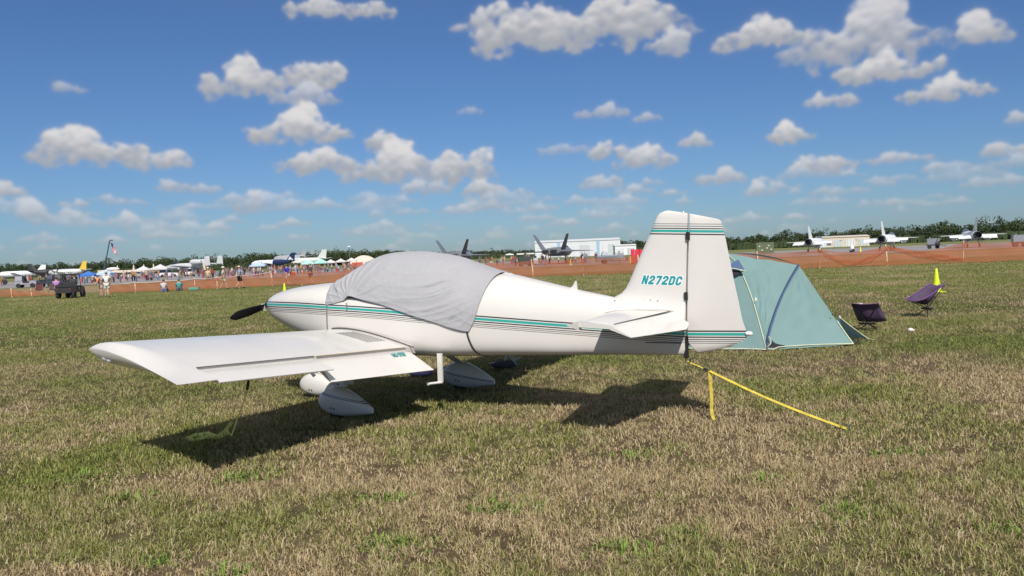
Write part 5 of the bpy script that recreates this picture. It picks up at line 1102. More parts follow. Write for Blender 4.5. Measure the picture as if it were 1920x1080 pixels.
# ---------------------------------------------------------------- far setting: apron, buildings, trees
b = MB(); b.add([(-420, 112, .012), (420, 112, .012), (420, 232, .012), (-420, 232, .012)], [(0, 1, 2, 3)])
structure(b.build('apron', mat('apron_concrete', (0.26, 0.245, 0.24), 0.9, var=0.18, vscale=0.05)))
def treeline():
    rng = np.random.default_rng(21)
    line = [(-900,600,9),(-260,570,9),(0,555,8.4),(200,540,8.4),(420,520,9.0),(600,520,9.6),(700,560,8.6),(800,720,7),(900,800,7.5),(1000,800,6.5),(1120,720,8),(1165,560,8.5),(1210,540,8.5),(1300,500,8),(1370,470,7.4),(1500,450,7.6),(1600,440,7.8),(1650,430,8.0),(1750,420,8.6),(1920,410,9.6),(2200,405,9.6),(2900,420,9.6)]
    P = np.array([((p-960)/1515*D, D, h) for p, D, h in line])
    Vs = []; Fs = []; Cs = []; n0 = 0
    for k in range(len(P)-1):
        a, b_ = P[k], P[k+1]; L_ = np.linalg.norm((b_-a)[:2]); n = max(2, int(L_/3.4))
        for row in range(3):
            for i in range(n):
                t = (i+rng.random())/n; q = a+(b_-a)*t; x = q[0]+rng.normal()*1.5; y = q[1]+row*11+rng.normal()*3
                h = q[2]*(0.72+0.36*rng.random()+0.10*row)*(1.12 if rng.random() < 0.12 else 1); r = h*(0.30+0.16*rng.random())
                tone = 0.95+0.6*rng.random(); hue = rng.random()
                nb = 7; m = 58
                bc = np.stack([rng.normal(0, r*0.55, nb), rng.normal(0, r*0.55, nb), h*(0.18+0.66*rng.random(nb))], 1); br = r*(0.42+0.3*rng.random(nb))
                d = rng.normal(size=(nb, m, 3)); d /= np.linalg.norm(d, axis=2, keepdims=True)
                c = (bc[:, None]+d*br[:, None, None]*(0.60+0.36*rng.random((nb, m, 1)))).reshape(-1, 3); c[:, 2] = np.clip(c[:, 2], 0.2, h*1.06)
                nq = len(c); s = 0.20+0.34*rng.random(nq)
                u = rng.normal(size=(nq, 3)); u /= np.linalg.norm(u, axis=1, keepdims=True); w = np.cross(u, rng.normal(size=(nq, 3))); w /= np.linalg.norm(w, axis=1, keepdims=True)
                c = c+np.array([x, y, 0])
                V = np.stack([c-u*s[:, None], c-w*s[:, None]*.8, c+u*s[:, None], c+w*s[:, None]*.8], 1).reshape(-1, 3)
                col = (np.array([0.042, 0.066, 0.030])*(1-hue)+np.array([0.062, 0.078, 0.030])*hue)*tone*(0.75+0.5*rng.random((nq, 1)))
                Vs.append(V); Fs.append(n0+np.arange(nq*4).reshape(-1, 4)); Cs.append(np.repeat(col, 4, 0)); n0 += nq*4
                # trunk
                tr = 0.16; tv = np.array([[x-tr, y, 0], [x+tr, y, 0], [x, y+tr*1.6, 0], [x-tr*.5, y, h*.6], [x+tr*.5, y, h*.6], [x, y+tr*.8, h*.6]])
                Vs.append(tv); Fs.append(n0+np.array([[0, 1, 4, 3], [1, 2, 5, 4], [2, 0, 3, 5]])); Cs.append(np.tile([0.09, 0.07, 0.055], (6, 1))); n0 += 6
    o = new_mesh_np('treeline', np.concatenate(Vs), np.concatenate(Fs), 4, np.concatenate(Cs), tint_mat('far_foliage', 0.8, None, 0.2, 0.2))
    stuff(o); o['label'] = 'dark green woods along the whole horizon behind the airfield'; o['category'] = 'trees'
treeline()
# low undergrowth that closes the foot of the wood
def undergrowth():
    rng = np.random.default_rng(4); n = 3900
    px = rng.random(n)*3700-850; D = np.interp(px, [-900, 600, 800, 1000, 1165, 1400, 1920, 2900], [575, 512, 700, 780, 545, 455, 402, 410])-rng.random(n)*6
    c = np.stack([(px-960)/1515*D, D, 0.6+1.8*rng.random(n)], 1); s = 1.2+1.4*rng.random(n)
    V = np.stack([c+np.stack([-s, 0*s, -0.9*s], 1), c+np.stack([s, .3*s, -.8*s], 1), c+np.stack([s*.8, .2*s, .7*s], 1), c+np.stack([-s*.7, 0*s, .8*s], 1)], 1).reshape(-1, 3); V[:, 2] = np.maximum(V[:, 2], 0)
    col = np.repeat(np.array([[0.048, 0.068, 0.032]])*(0.7+0.7*rng.random((n, 1))), 4, 0)
    o = new_mesh_np('undergrowth', V, np.arange(n*4).reshape(-1, 4), 4, col, tint_mat('undergrowth_leaf', 0.9, None, 0.1, 0.1)); stuff(o); o['label'] = 'dark undergrowth along the foot of the far woods'; o['category'] = 'shrubs'
undergrowth()
def hall(label, loc, size, rz, col, roofcol, bays=0, blue=False, eave=0.3):
    t = thing('hangar_building', label, 'building', loc, rz); w, d, h = size; m = mat('hall_%.2f_%.2f' % (col[0], col[2]), col, 0.6, var=0.05, vscale=0.3); mr_ = mat('hallroof_%.2f' % roofcol[0], roofcol, 0.55)
    b = MB(); b.box((0, 0, h*.43), (w, d, h*.86)); b.build('wall', m, t)
    b = MB(); b.loft([[(-w/2-eave, -d/2-eave, h*.86), (-w/2-eave, d/2+eave, h*.86), (-w/2-eave, 0, h)], [(w/2+eave, -d/2-eave, h*.86), (w/2+eave, d/2+eave, h*.86), (w/2+eave, 0, h)]]); b.build('roof', mr_, t)
    for k in range(bays):
        x = -w/2+w*(k+.5)/bays; b = MB(); b.box((x, -d/2-.06, h*.32), (w/bays*.72, .1, h*.62)); dr = b.build('door', mat('bay_door_%d' % (k % 2), ((0.62, 0.64, 0.66), (0.50, 0.53, 0.56))[k % 2], 0.6), t)
        for q in range(3):
            b = MB(); b.box((x-w/bays*.24+q*w/bays*.24, -d/2-.13, h*.32), (.12, .06, h*.6)); b.build('rib', mat('door_rib', (0.42, 0.44, 0.46), 0.6), dr)
    if blue:
        for x in (-w*.22, w*.24):
            b = MB(); b.box((x, -d/2-.08, h*.44), (w*.035, .08, h*.80)); b.build('window', mat('blue_panel', (0.30, 0.48, 0.62), 0.3), t)
    return t
hall('long white hangar on the horizon behind the twin-tailed fighter', (35.5, 430, 0), (44, 24, 9.2), R(-4), (0.62, 0.64, 0.66), (0.60, 0.62, 0.64), 6, True)
hall('small white hangar at the right end of the long hangar', (52.4, 372, 0), (9.5, 12, 5.0), R(-3), (0.70, 0.71, 0.72), (0.66, 0.67, 0.68), 2)
hall('low tan hangar row between two white fighter jets', (137, 335, 0), (19.5, 12, 4.6), R(-12), (0.60, 0.51, 0.40), (0.62, 0.56, 0.48), 4)
# shipping container painted green, ground power carts
ct = thing('shipping_container', 'olive green shipping container on the apron behind the tent', 'container', (52.8, 168, 0), R(-14))
b = MB(); b.box((0, 0, 1.25), (3.5, 2.4, 2.2)); b.build('body', mat('olive_paint', (0.13, 0.16, 0.085), 0.7, var=0.2, vscale=1.5), ct)
for x in np.linspace(-1.62, 1.62, 9): b = MB(); b.box((x, -1.23, 1.25), (.10, .06, 2.1)); b.build('rib', mat('olive_rib', (0.10, 0.125, 0.07), 0.7), ct)
for x, z in ((-1.1, 1.6), (-.6, .8), (.7, 1.7), (1.2, .9), (.4, 1.2)): b = MB(); b.box((x, -1.29, z), (.32, .03, .28)); b.build('placard', mat('pale_placard', (0.50, 0.50, 0.36), 0.7), ct)
def gpu(label, loc, rz, col):
    t = thing('ground_power_cart', label, 'power cart', loc, rz, 'grey ground carts on the apron')
    b = MB(); b.box((0, 0, 1.25), (2.0, 1.3, 1.1)); b.build('housing', mat('gpu_%.2f' % col[0], col, 0.5, var=0.1), t, bevel=.05)
    b = MB(); b.box((0, 0, .62), (2.2, 1.2, .14)); b.tube([(1.1, 0, .6), (2.0, 0, .45)], .04, 6); b.build('chassis', M_BLACK, t)
    for x in (-.6, .6):
        for s in (-1, 1): wheel(t, (x, s*.6, .32), .32, .2, rim=(0.6, 0.6, 0.6))
    b = MB(); b.tube([(-.5, 0, 1.8), (-.5, 0, 2.05)], .12, 8); b.build('exhaust', M_STEEL, t, 60)
    return t
gpu('grey ground power cart between the second and third white fighter jets', (73.2, 140, 0), R(-25), (0.22, 0.235, 0.26))
gpu('grey ground power cart at the far right edge of the apron', (75.6, 120, 0), R(-20), (0.24, 0.25, 0.27))
fe = thing('fire_bottle_cart', 'small white wheeled fire bottle on the apron between fighter jets', 'fire extinguisher', (57.0, 135, 0))
b = MB(); b.lathe([(.02, .2), (.30, .3), (.33, .5), (.33, 1.0), (.2, 1.15), (.05, 1.3)], 14); b.build('bottle', mat('white_enamel', (0.7, 0.7, 0.68), 0.4), fe, 50)
for s in (-1, 1): wheel(fe, (0, s*.36, .3), .3, .08)
# dark generator and crate stack left of the fighter, boat on trailer, red panels
ge = thing('generator', 'dark green generator box on the apron left of the twin-tailed fighter', 'generator', (2.2, 122, 0), 0.1)
b = MB(); b.box((0, 0, .95), (2.1, 1.3, 1.2)); b.build('housing', mat('dark_green', (0.035, 0.045, 0.04), 0.6), ge, bevel=.04)
b = MB(); b.box((1.5, .1, .8), (.7, .9, .9)); b.build('panel', mat('grey_panel', (0.42, 0.43, 0.44), 0.6), ge, bevel=.03)
for x in (-.7, .7):
    for s in (-1, 1): wheel(ge, (x, s*.6, .3), .3, .18)
bt = thing('boat', 'grey pointed boat on a trailer left of the tail fin', 'boat', (14.2, 117, 0), R(4))
b = MB(); b.loft([[(x, -w, z0+.55), (x, -w*.6, z0), (x, w*.6, z0), (x, w, z0+.55), (x, w*.9, z0+.62), (x, -w*.9, z0+.62)] for x, w, z0 in ((-1.9, .8, .55), (-.6, .85, .55), (.9, .7, .60), (1.8, .3, .78), (2.15, .04, .95))]); b.build('hull', mat('boat_grey', (0.27, 0.30, 0.33), 0.5), bt, 40)
b = MB(); b.box((-.6, 0, 1.45), (1.0, .9, .5), taper=.8); b.build('console', mat('boat_console', (0.35, 0.39, 0.44), 0.4), bt, bevel=.04)
b = MB(); b.box((-.1, 0, .42), (3.6, .9, .08)); b.tube([(1.6, 0, .42), (2.6, 0, .42)], .05, 6); b.build('trailer', M_BLACK, bt)
for s in (-1, 1): wheel(bt, (-.7, s*.75, .3), .3, .2)
rp = thing('red_panel_stack', 'bright red upright panels beside the leading edge of the tail fin', 'panels', (16.4, 105, 0))
for k in range(3): b = MB(); b.box((-.55+.55*k, .1*k, 1.0), (.48, .3, 1.9-.1*k)); b.build('panel', mat('red_plastic', (0.62, 0.03, 0.06), 0.5, var=0.2), rp, bevel=.06)
# floodlight mast
lm = thing('light_mast', 'tall thin floodlight mast left of the canopy cover', 'light mast', (-45.8, 230, 0))
b = MB(); b.tube([(0, 0, 0), (0, 0, 6.2)], [.09, .05], 8); b.build('pole', M_STEEL, lm, 60)
b = MB(); b.box((0, 0, 6.25), (.9, .3, .25)); b.build('lamp_head', mat('lamp_white', (0.7, 0.7, 0.72), 0.4), lm)
# ---------------------------------------------------------------- canopies and awnings
def canopy(label, loc, rz, w, d, h, col, group, peak=0.9):
    t = thing('canopy_tent', label, 'canopy tent', loc, rz, group); m = mat('canopy_%.2f_%.2f_%.2f' % col, col, 0.8)
    b = MB(); hw, hd = w/2, d/2; rings = []
    for k in range(5):
        s = 1-k/4; z = h+peak*(1-s)**1.25; rings.append([(-hw*s, -hd*s, z), (hw*s, -hd*s, z), (hw*s, hd*s, z), (-hw*s, hd*s, z)] if k < 4 else [(-.03, -.03, z), (.03, -.03, z), (.03, .03, z), (-.03, .03, z)])
    rings.insert(0, [(-hw, -hd, h-.28), (hw, -hd, h-.28), (hw, hd, h-.28), (-hw, hd, h-.28)])
    b.loft(rings, True, False); b.build('roof', m, t)
    for x in (-hw*.97, hw*.97):
        for y in (-hd*.97, hd*.97): b = MB(); b.tube([(x, y, 0), (x, y, h)], .035, 6); b.build('leg', M_STEEL, t)
    return t
WC = (0.60, 0.59, 0.58)
canopy('large white peaked canopy left of the grey twin-engine jet', (-78.0, 180, 0), R(10), 3.6, 3.6, 2.1, WC, 'white peaked canopies'); canopy('white peaked canopy left of the large one', (-82.2, 181, 0), R(10), 3.2, 3.2, 1.9, WC, 'white peaked canopies')
canopy('bright blue canopy behind the black cart', (-58.5, 112, 0), R(5), 2.2, 2.2, 1.45, (0.05, 0.16, 0.50), 'blue canopies', .5); canopy('pale blue canopy right of the bright blue one', (-56.6, 113, 0), R(5), 1.9, 1.9, 1.6, (0.45, 0.60, 0.80), 'blue canopies', .45)
canopy('light blue canopy in the crowd below the white jet', (-53.7, 172, 0), R(8), 3.2, 3.2, 1.9, (0.42, 0.52, 0.70), 'blue canopies', .9)
canopy('aqua canopy left of two below the pale patrol plane', (-47.6, 190, 0), R(8), 3.0, 3.0, 1.9, (0.38, 0.70, 0.62), 'aqua canopies', .8); canopy('aqua canopy right of two below the pale patrol plane', (-44.6, 190, 0), R(8), 3.2, 3.2, 2.0, (0.35, 0.66, 0.58), 'aqua canopies', .9)
for i, (x, lb) in enumerate(((-42.3, 'white canopy just right of the aqua ones'), (-39.9, 'white canopy second right of the aqua ones'), (-37.4, 'white canopy third right of the aqua ones'))): canopy(lb, (x, 190, 0), R(8), 2.3, 2.3, 2.0+.1*i, WC, 'white canopies in the crowd', .6)
ht = thing('fabric_shelter', 'wide cream fabric shelter with curved roof left of the canopy cover', 'shelter', (-36.2, 200, 0), R(6))
b = MB(); b.loft([[(x, y, 1.4+1.9*math.sin(PI*k/10)) for k, x in enumerate(np.linspace(-3.6, 3.6, 11))]+[(3.6, y, 1.2), (-3.6, y, 1.2)] for y in (-3, 3)]); b.build('roof', mat('cream_canvas', (0.72, 0.66, 0.55), 0.8), ht, 30)
for x in (-3.4, 0, 3.4): b = MB(); b.tube([(x, -2.9, 0), (x, -2.9, 1.4)], .06, 6); b.build('leg', M_STEEL, ht)
b = MB(); b.box((-1.5, -3.2, .9), (2.6, .4, 1.5)); b.build('booth_front', mat('booth_red', (0.48, 0.10, 0.06), 0.7), ht)
MB_UMB = mat('beige_canvas', (0.62, 0.50, 0.34), 0.8)
for i, (x, lb) in enumerate(((-92.4, 'leftmost closed beige parasol behind the parked cars'), (-88.6, 'second closed beige parasol behind the parked cars'), (-86.2, 'third closed beige parasol behind the parked cars'), (-83.9, 'rightmost closed beige parasol behind the parked cars'), (-72.0, 'closed beige parasol at the nose of the grey twin-engine jet'))):
    t = thing('closed_parasol', lb, 'parasol', (x, 190, 0), 0, 'closed beige parasols'); b = MB(); b.lathe([(.10, 1.2), (.34, 1.3), (.26, 2.2), (.12, 3.0), (.02, 3.25)], 10); b.build('canopy', MB_UMB, t, 50); b = MB(); b.tube([(0, 0, 0), (0, 0, 1.3)], .05, 6); b.build('pole', M_STEEL, t)
aw_ = thing('market_awning', 'long low cream awning in front of the closed parasols', 'awning', (-86.8, 186, 0))
b = MB(); b.loft([[(-5, -1.2, 1.5), (-5, 1.2, 1.5), (-5, 1.2, 2.0), (-5, -1.2, 1.75)], [(5, -1.2, 1.5), (5, 1.2, 1.5), (5, 1.2, 2.0), (5, -1.2, 1.75)]]); b.build('roof', mat('cream_awning', (0.68, 0.58, 0.46), 0.8), aw_)
for x in (-4.8, -1.6, 1.6, 4.8): b = MB(); b.tube([(x, -1.1, 0), (x, -1.1, 1.6)], .05, 6); b.build('leg', M_STEEL, aw_)
dm = thing('radar_dome_van', 'tan van with a white domed roof right of the crane', 'van', (-92.5, 188, 0), 0.2)
b = MB(); b.box((0, 0, 1.2), (2.8, 1.8, 1.9)); b.build('body', mat('tan_van', (0.42, 0.33, 0.26), 0.6), dm, bevel=.1)
b = MB(); b.ell((0, 0, 2.35), (1.5, 1.1, .45)); b.build('dome', mat('dome_white', (0.75, 0.75, 0.76), 0.5), dm, 60)
for x in (-.9, .9):
    for s in (-1, 1): wheel(dm, (x, s*.85, .33), .33, .2)
for i, (x, y, w) in enumerate(((-.4, 262, 2.6), (3.1, 264, 2.4), (6.4, 262, 2.8), (8.6, 255, 2.0))):
    canopy(('white flat canopy leftmost of four left of the long hangar', 'white flat canopy second of four left of the long hangar', 'white flat canopy third of four left of the long hangar', 'white flat canopy nearest the long hangar')[i], (x, y, 0), R(5), w, 2.4, 2.3, (0.72, 0.76, 0.75), 'white flat canopies', .25)
# ---------------------------------------------------------------- display aircraft
def wingm(mb, rl, rt, tl, tt, t0, t1):
    """thin solid wing: root LE/TE, tip LE/TE and thicknesses (thickness along z)"""
    secs = []
    for le, te, t in ((rl, rt, t0), (tl, tt, t1)):
        le, te = Vector(le), Vector(te); up = Vector((0, 0, t/2)) if abs((Vector(tl)-Vector(rl)).z) < abs((Vector(tl)-Vector(rl)).y) else Vector((0, t/2, 0))
        m1 = le.lerp(te, .3); m2 = le.lerp(te, .7); secs.append([le, m1+up, m2+up*.7, te, m2-up*.7, m1-up])
    return mb.loft(secs)
def fus(mb, st, n=16):
    """stations: x, z centre, half width, half height"""
    return mb.loft([[(x, w*math.cos(2*PI*k/n), zc+h*math.sin(2*PI*k/n)) for k in range(n)] for x, zc, w, h in st])
def gear(t, spots, r=.35, w=.22, z0=1.2):
    for x, y in spots:
        b = MB(); b.tube([(x, y, r), (x, y*.75, z0)], .09, 8); b.build('gear_strut', M_STEEL, t, 60); b = MB(); b.lathe([(r*.3, -w/2), (r*.9, -w/2), (r, 0), (r*.9, w/2), (r*.3, w/2)], 16, (x, y, r), 'y'); b.build('tyre', M_RUBBER, t, 50)
def single_tail_fighter(label, loc, rz):
    t = thing('fighter_jet', label, 'fighter jet', loc, rz, 'white single-tailed fighter jets'); m = mat('jet_white', (0.68, 0.69, 0.70), 0.45, var=0.06, vscale=.6); g = mat('jet_grey', (0.34, 0.35, 0.37), 0.5)
    b = MB(); fus(b, [(7.6, 2.05, .03, .03), (6.8, 2.08, .28, .26), (5.4, 2.15, .50, .48), (3.6, 2.2, .66, .62), (1.5, 2.1, .95, .70), (-1.5, 2.05, 1.05, .72), (-4.4, 2.05, .85, .70), (-6.3, 2.05, .66, .64)]); b.build('fuselage', m, t, 50)
    b = MB(); fus(b, [(5.2, 2.55, .10, .10), (4.4, 2.72, .36, .40), (3.3, 2.78, .40, .46), (2.2, 2.72, .36, .36), (1.0, 2.6, .2, .2)]); b.build('canopy', mat('gold_canopy', (0.10, 0.10, 0.09), 0.1, spec=.8), t, 50)
    b = MB(); fus(b, [(3.6, 1.45, .52, .30), (1.0, 1.45, .62, .42), (-1.5, 1.6, .6, .35)]); b.build('intake', m, t, 50)
    b = MB(); b.lathe([(.62, -6.1), (.60, -6.9), (.50, -7.3), (.44, -7.28), (.40, -6.5)], 20, (0, 0, 2.05), 'x', False); b.build('exhaust_nozzle', mat('nozzle_dark', (0.03, 0.028, 0.026), 0.5, .4), t, 50)
    b = MB(); b.lathe([(.42, -6.5), (.02, -6.4)], 20, (0, 0, 2.05), 'x'); b.build('turbine_face', M_BLACK, t)
    for s in (-1, 1):
        b = MB(); wingm(b, (1.6, s*.9, 2.15), (-3.0, s*.9, 2.1), (-1.6, s*4.7, 2.1), (-2.6, s*4.7, 2.05), .22, .07); w = b.build('wing', m, t)
        b = MB(); b.plate([(-2.85, s*1.0, 2.1), (-2.6, s*3.5, 2.08), (-3.05, s*3.5, 1.72), (-3.45, s*1.0, 1.62)], (-.55, 0, .8), .08); b.build('flap', m, w)
        b = MB(); fus(b, [(.1, 2.08, .02, .02), (-.6, 2.08, .07, .07), (-3.0, 2.08, .07, .07)]); b.v = [(x, y+s*4.78, z) for x, y, z in b.v]; b.build('wing_tip_rail', g, w, 50)
        b = MB(); wingm(b, (-4.6, s*.8, 2.15), (-6.6, s*.8, 1.55), (-6.2, s*2.8, 1.85), (-7.1, s*2.8, 1.50), .14, .05); b.build('tailplane', m, t)
        b = MB(); fus(b, [(1.4, 1.45, .03, .03), (.6, 1.45, .24, .24), (-1.8, 1.45, .26, .26), (-3.4, 1.45, .06, .06)]); b.v = [(x, y+s*2.5, z) for x, y, z in b.v]; b.build('drop_tank', m, t, 50)
        b = MB(); b.box((-1.0, s*2.5, 1.86), (1.6, .1, .42)); b.build('pylon', g, t)
        b = MB(); wingm(b, (-4.6, s*.45, 1.6), (-5.8, s*.45, 1.6), (-5.0, s*.75, .95), (-5.7, s*.75, .95), .06, .04); b.build('ventral_fin', g, t)
    b = MB(); wingm(b, (-2.6, 0, 2.6), (-6.2, 0, 2.7), (-5.6, 0, 5.05), (-6.9, 0, 5.05), .22, .07); b.build('fin', m, t)
    gear(t, ((-1.6, 1.15), (-1.6, -1.15), (2.4, 0)), .34, .22, 1.4)
    return t
single_tail_fighter('white fighter jet seen from behind, leftmost of the three at right', (59.3, 157, 0), R(58))
single_tail_fighter('white fighter jet seen from behind, middle one of the three at right', (65.9, 141, 0), R(56))
single_tail_fighter('white fighter jet seen from behind, rightmost of the three at right', (78.4, 138, 0), R(70))
def twin_tail_fighter(label, loc, rz):
    t = thing('stealth_fighter_jet', label, 'fighter jet', loc, rz, 'dark grey twin-tailed fighter jets'); m = mat('stealth_grey', (0.21, 0.215, 0.235), 0.42, .15, var=0.15, vscale=.5); dk = mat('stealth_dark', (0.045, 0.047, 0.055), 0.45, .2)
    def diamond(mb, st): return mb.loft([[(x, w, zc), (x, w*.55, zc+h), (x, 0, zc+h*1.08), (x, -w*.55, zc+h), (x, -w, zc), (x, -w*.6, zc-h2), (x, 0, zc-h2), (x, w*.6, zc-h2)] for x, zc, w, h, h2 in st])
    b = MB(); diamond(b, [(9.4, 2.1, .04, .04, .04), (8.0, 2.15, .55, .35, .3), (6.0, 2.2, .95, .55, .5), (4.0, 2.2, 1.6, .65, .75), (0.5, 2.2, 2.1, .70, .85), (-4.0, 2.2, 2.2, .55, .7), (-6.6, 2.2, 1.9, .35, .45)]); b.build('fuselage', m, t)
    b = MB(); fus(b, [(6.9, 2.6, .05, .05), (6.0, 2.85, .38, .36), (4.8, 2.95, .42, .42), (3.4, 2.85, .34, .28), (2.2, 2.7, .1, .1)]); b.build('canopy', mat('bronze_canopy', (0.06, 0.05, 0.035), 0.08, .3), t, 50)
    for s in (-1, 1):
        b = MB(); wingm(b, (2.2, s*1.9, 2.25), (-4.6, s*1.9, 2.2), (-2.6, s*6.7, 2.1), (-4.2, s*6.7, 2.1), .3, .07); b.build('wing', m, t)
        b = MB(); wingm(b, (-4.6, s*2.0, 2.15), (-7.6, s*2.0, 2.15), (-7.0, s*4.3, 2.05), (-8.6, s*4.2, 2.05), .2, .05); b.build('tailplane', m, t)
        b = MB(); wingm(b, (-2.3, s*1.7, 2.5), (-6.0, s*1.7, 2.5), (-4.8, s*2.95, 5.1), (-6.6, s*2.95, 5.1), .24, .08); b.build('fin', m if s > 0 else dk, t)
        b = MB(); b.box((-6.9, s*.72, 2.2), (1.3, 1.0, .5), None, .9); b.build('exhaust_nozzle', dk, t)
        b = MB(); b.box((-7.56, s*.72, 2.2), (.04, .85, .36)); b.build('exhaust_opening', M_BLACK, t)
    gear(t, ((-1.2, 1.6), (-1.2, -1.6), (5.0, 0)), .42, .3, 1.7)
    return t
twin_tail_fighter('dark grey twin-tailed fighter jet between canopy cover and tail fin', (8.6, 143, 0), R(73))
twin_tail_fighter('dark grey twin-tailed fighter jet half hidden behind the canopy cover', (-9.6, 155, 0), R(79))
def attack_jet(label, loc, rz):
    t = thing('attack_jet', label, 'attack jet', loc, rz); m = mat('attack_grey', (0.50, 0.52, 0.53), 0.6, var=0.10, vscale=.5); dk = mat('attack_dark', (0.10, 0.11, 0.12), 0.6)
    b = MB(); fus(b, [(7.9, 1.75, .10, .10), (7.4, 1.8, .42, .42), (6.2, 1.95, .62, .68), (4.0, 2.1, .70, .78), (0, 2.1, .72, .78), (-4.0, 2.15, .55, .60), (-7.6, 2.35, .22, .22)]); b.build('fuselage', m, t, 50)
    b = MB(); fus(b, [(6.4, 2.5, .1, .1), (5.6, 2.85, .42, .40), (4.5, 2.95, .44, .42), (3.2, 2.75, .2, .2)]); b.build('canopy', M_DKGLASS, t, 50)
    b = MB(); b.tube([(7.8, -.12, 1.45), (8.35, -.12, 1.42)], .12, 8); b.build('gun_barrel', dk, t, 50)
    for s in (-1, 1):
        b = MB(); wingm(b, (1.6, s*.6, 1.75), (-1.6, s*.6, 1.75), (1.2, s*8.4, 2.3), (-.9, s*8.4, 2.3), .45, .18); b.build('wing', m, t)
        b = MB(); b.lathe([(.55, -1.0), (.68, -1.4), (.72, -2.6), (.55, -3.9), (.42, -4.1)], 18, (0, s*1.35, 3.05), 'x'); b.build('engine_nacelle', m, t, 50)
        b = MB(); b.lathe([(.56, -1.02), (.05, -1.0)], 18, (0, s*1.35, 3.05), 'x'); b.build('engine_intake', dk, t)
        b = MB(); b.box((-2.6, s*.8, 2.7), (2.0, .8, .2)); b.build('pylon', m, t)
        b = MB(); wingm(b, (-5.6, s*.2, 2.4), (-7.5, s*.2, 2.4), (-5.9, s*2.8, 2.4), (-7.5, s*2.8, 2.4), .22, .14); b.build('tailplane', m, t)
        b = MB(); wingm(b, (-5.6, s*2.85, 2.1), (-7.7, s*2.85, 2.1), (-6.2, s*2.85, 4.5), (-7.6, s*2.85, 4.5), .2, .12); b.build('fin', m, t)
        b = MB(); fus(b, [(2.2, 1.4, .05, .2), (1.4, 1.4, .3, .35), (-1.0, 1.4, .3, .35), (-1.8, 1.4, .1, .1)]); b.v = [(x, y+s*2.6, z) for x, y, z in b.v]; b.build('gear_pod', m, t, 50)
    gear(t, ((0, 2.6), (0, -2.6), (5.6, .3)), .45, .3, 1.4)
    return t
attack_jet('pale grey twin-engine attack jet with square twin fins behind the crowd', (-84.6, 214, .4), R(166))
def liner(name, label, loc, rz, L_, r, cols, fin, cat='airplane', low=True, engines=2, zc=None, fm_=None):
    t = thing(name, label, cat, loc, rz); zc = zc or r+1.4; mf, mt, mw = cols
    x = L_/2
    b = MB(); fus(b, [(x, zc-.1*r, .06*r, .06*r), (x*.93, zc-.05*r, .5*r, .5*r), (x*.80, zc, .88*r, .88*r), (x*.6, zc, r, r), (-x*.05, zc, r, r)]); b.build('fuselage', mf, t, 50)
    b = MB(); fus(b, [(-x*.05, zc, r, r), (-x*.35, zc, r*.98, r*.98), (-x*.65, zc+.2*r, .66*r, .70*r), (-x*.92, zc+.42*r, .22*r, .26*r), (-x, zc+.5*r, .05*r, .06*r)]); b.build('rear_fuselage', mt, t, 50)
    wzv = zc-.6*r if low else zc+.85*r
    for s in (-1, 1):
        b = MB(); wingm(b, (x*.28, s*r*.8, wzv), (-x*.10, s*r*.8, wzv), (x*.12, s*L_*.46, wzv+.6), (-x*.04, s*L_*.46, wzv+.6), .4, .12); b.build('wing', mw, t)
        b = MB(); wingm(b, (-x*.76, s*.1, zc+.55*r), (-x*.98, s*.1, zc+.55*r), (-x*.88, s*L_*.17, zc+.7*r), (-x*1.0, s*L_*.17, zc+.7*r), .2, .08); b.build('tailplane', mt, t)
        for e in range(engines//2):
            b = MB(); b.lathe([(.35*r, x*.38), (.42*r, x*.30), (.42*r, x*.08), (.2*r, -x*.06)], 14, (0, s*L_*(.14+.13*e), wzv+.1), 'x'); en = b.build('engine_nacelle', mw, t, 50)
            for k in range(4):
                a = PI/4+k*PI/2; b = MB(); b.plate([(x*.40, s*L_*(.14+.13*e)+q*math.cos(a)-p*math.sin(a), wzv+.1+q*math.sin(a)+p*math.cos(a)) for q, p in ((.1, -.08), (1.5, -.10), (1.5, .10), (.1, .08))], (1, 0, 0), .04); b.build('propeller_blade', M_PROP, en)
    b = MB(); wingm(b, (-x*.60, 0, zc+.6*r), (-x*.97, 0, zc+.4*r), (-x*.84, 0, fin), (-x*1.02, 0, fin), .3, .1); b.build('fin', fm_ or mt, t)
    b = MB(); b.box((x*.83, 0, zc+.5*r), (.5*r, 1.1*r, .3*r)); b.build('windscreen', M_DKGLASS, t, bevel=.05)
    gear(t, ((-x*.02, r*1.3), (-x*.02, -r*1.3), (x*.7, 0)), .5, .3, zc-.5*r)
    return t
JW = mat('airframe_white', (0.74, 0.75, 0.77), 0.35, coat=.3); JN = mat('airframe_navy', (0.012, 0.022, 0.085), 0.35, coat=.3); JS = mat('airframe_silver', (0.46, 0.47, 0.49), 0.38, .15); JP = mat('airframe_pale', (0.60, 0.63, 0.60), 0.5)
bt_ = liner('twin_engine_aeroplane', 'white aeroplane with navy blue tail and dark wings in the crowd', (-73.5, 250, .2), R(164), 15.5, .95, (JW, JN, JN), 5.2)
b = MB(); b.plate([(-6.1, -.16, 4.1), (-6.9, -.16, 2.9), (-7.3, -.16, 2.9), (-6.6, -.16, 3.6), (-5.6, -.16, 2.9), (-5.2, -.16, 2.9)], (0, 1, 0), .03); b.build('fin_emblem', JW, bt_)
b = MB(); b.plate([(-6.1, .16, 4.1), (-6.9, .16, 2.9), (-7.3, .16, 2.9), (-6.6, .16, 3.6), (-5.6, .16, 2.9), (-5.2, .16, 2.9)], (0, 1, 0), .03); b.build('fin_emblem', JW, bt_)
liner('silver_transport_aeroplane', 'big polished silver aeroplane behind the navy-tailed one', (-82.0, 300, .2), R(140), 20, 1.75, (JS, JS, JS), 7.0, engines=4, zc=3.4)
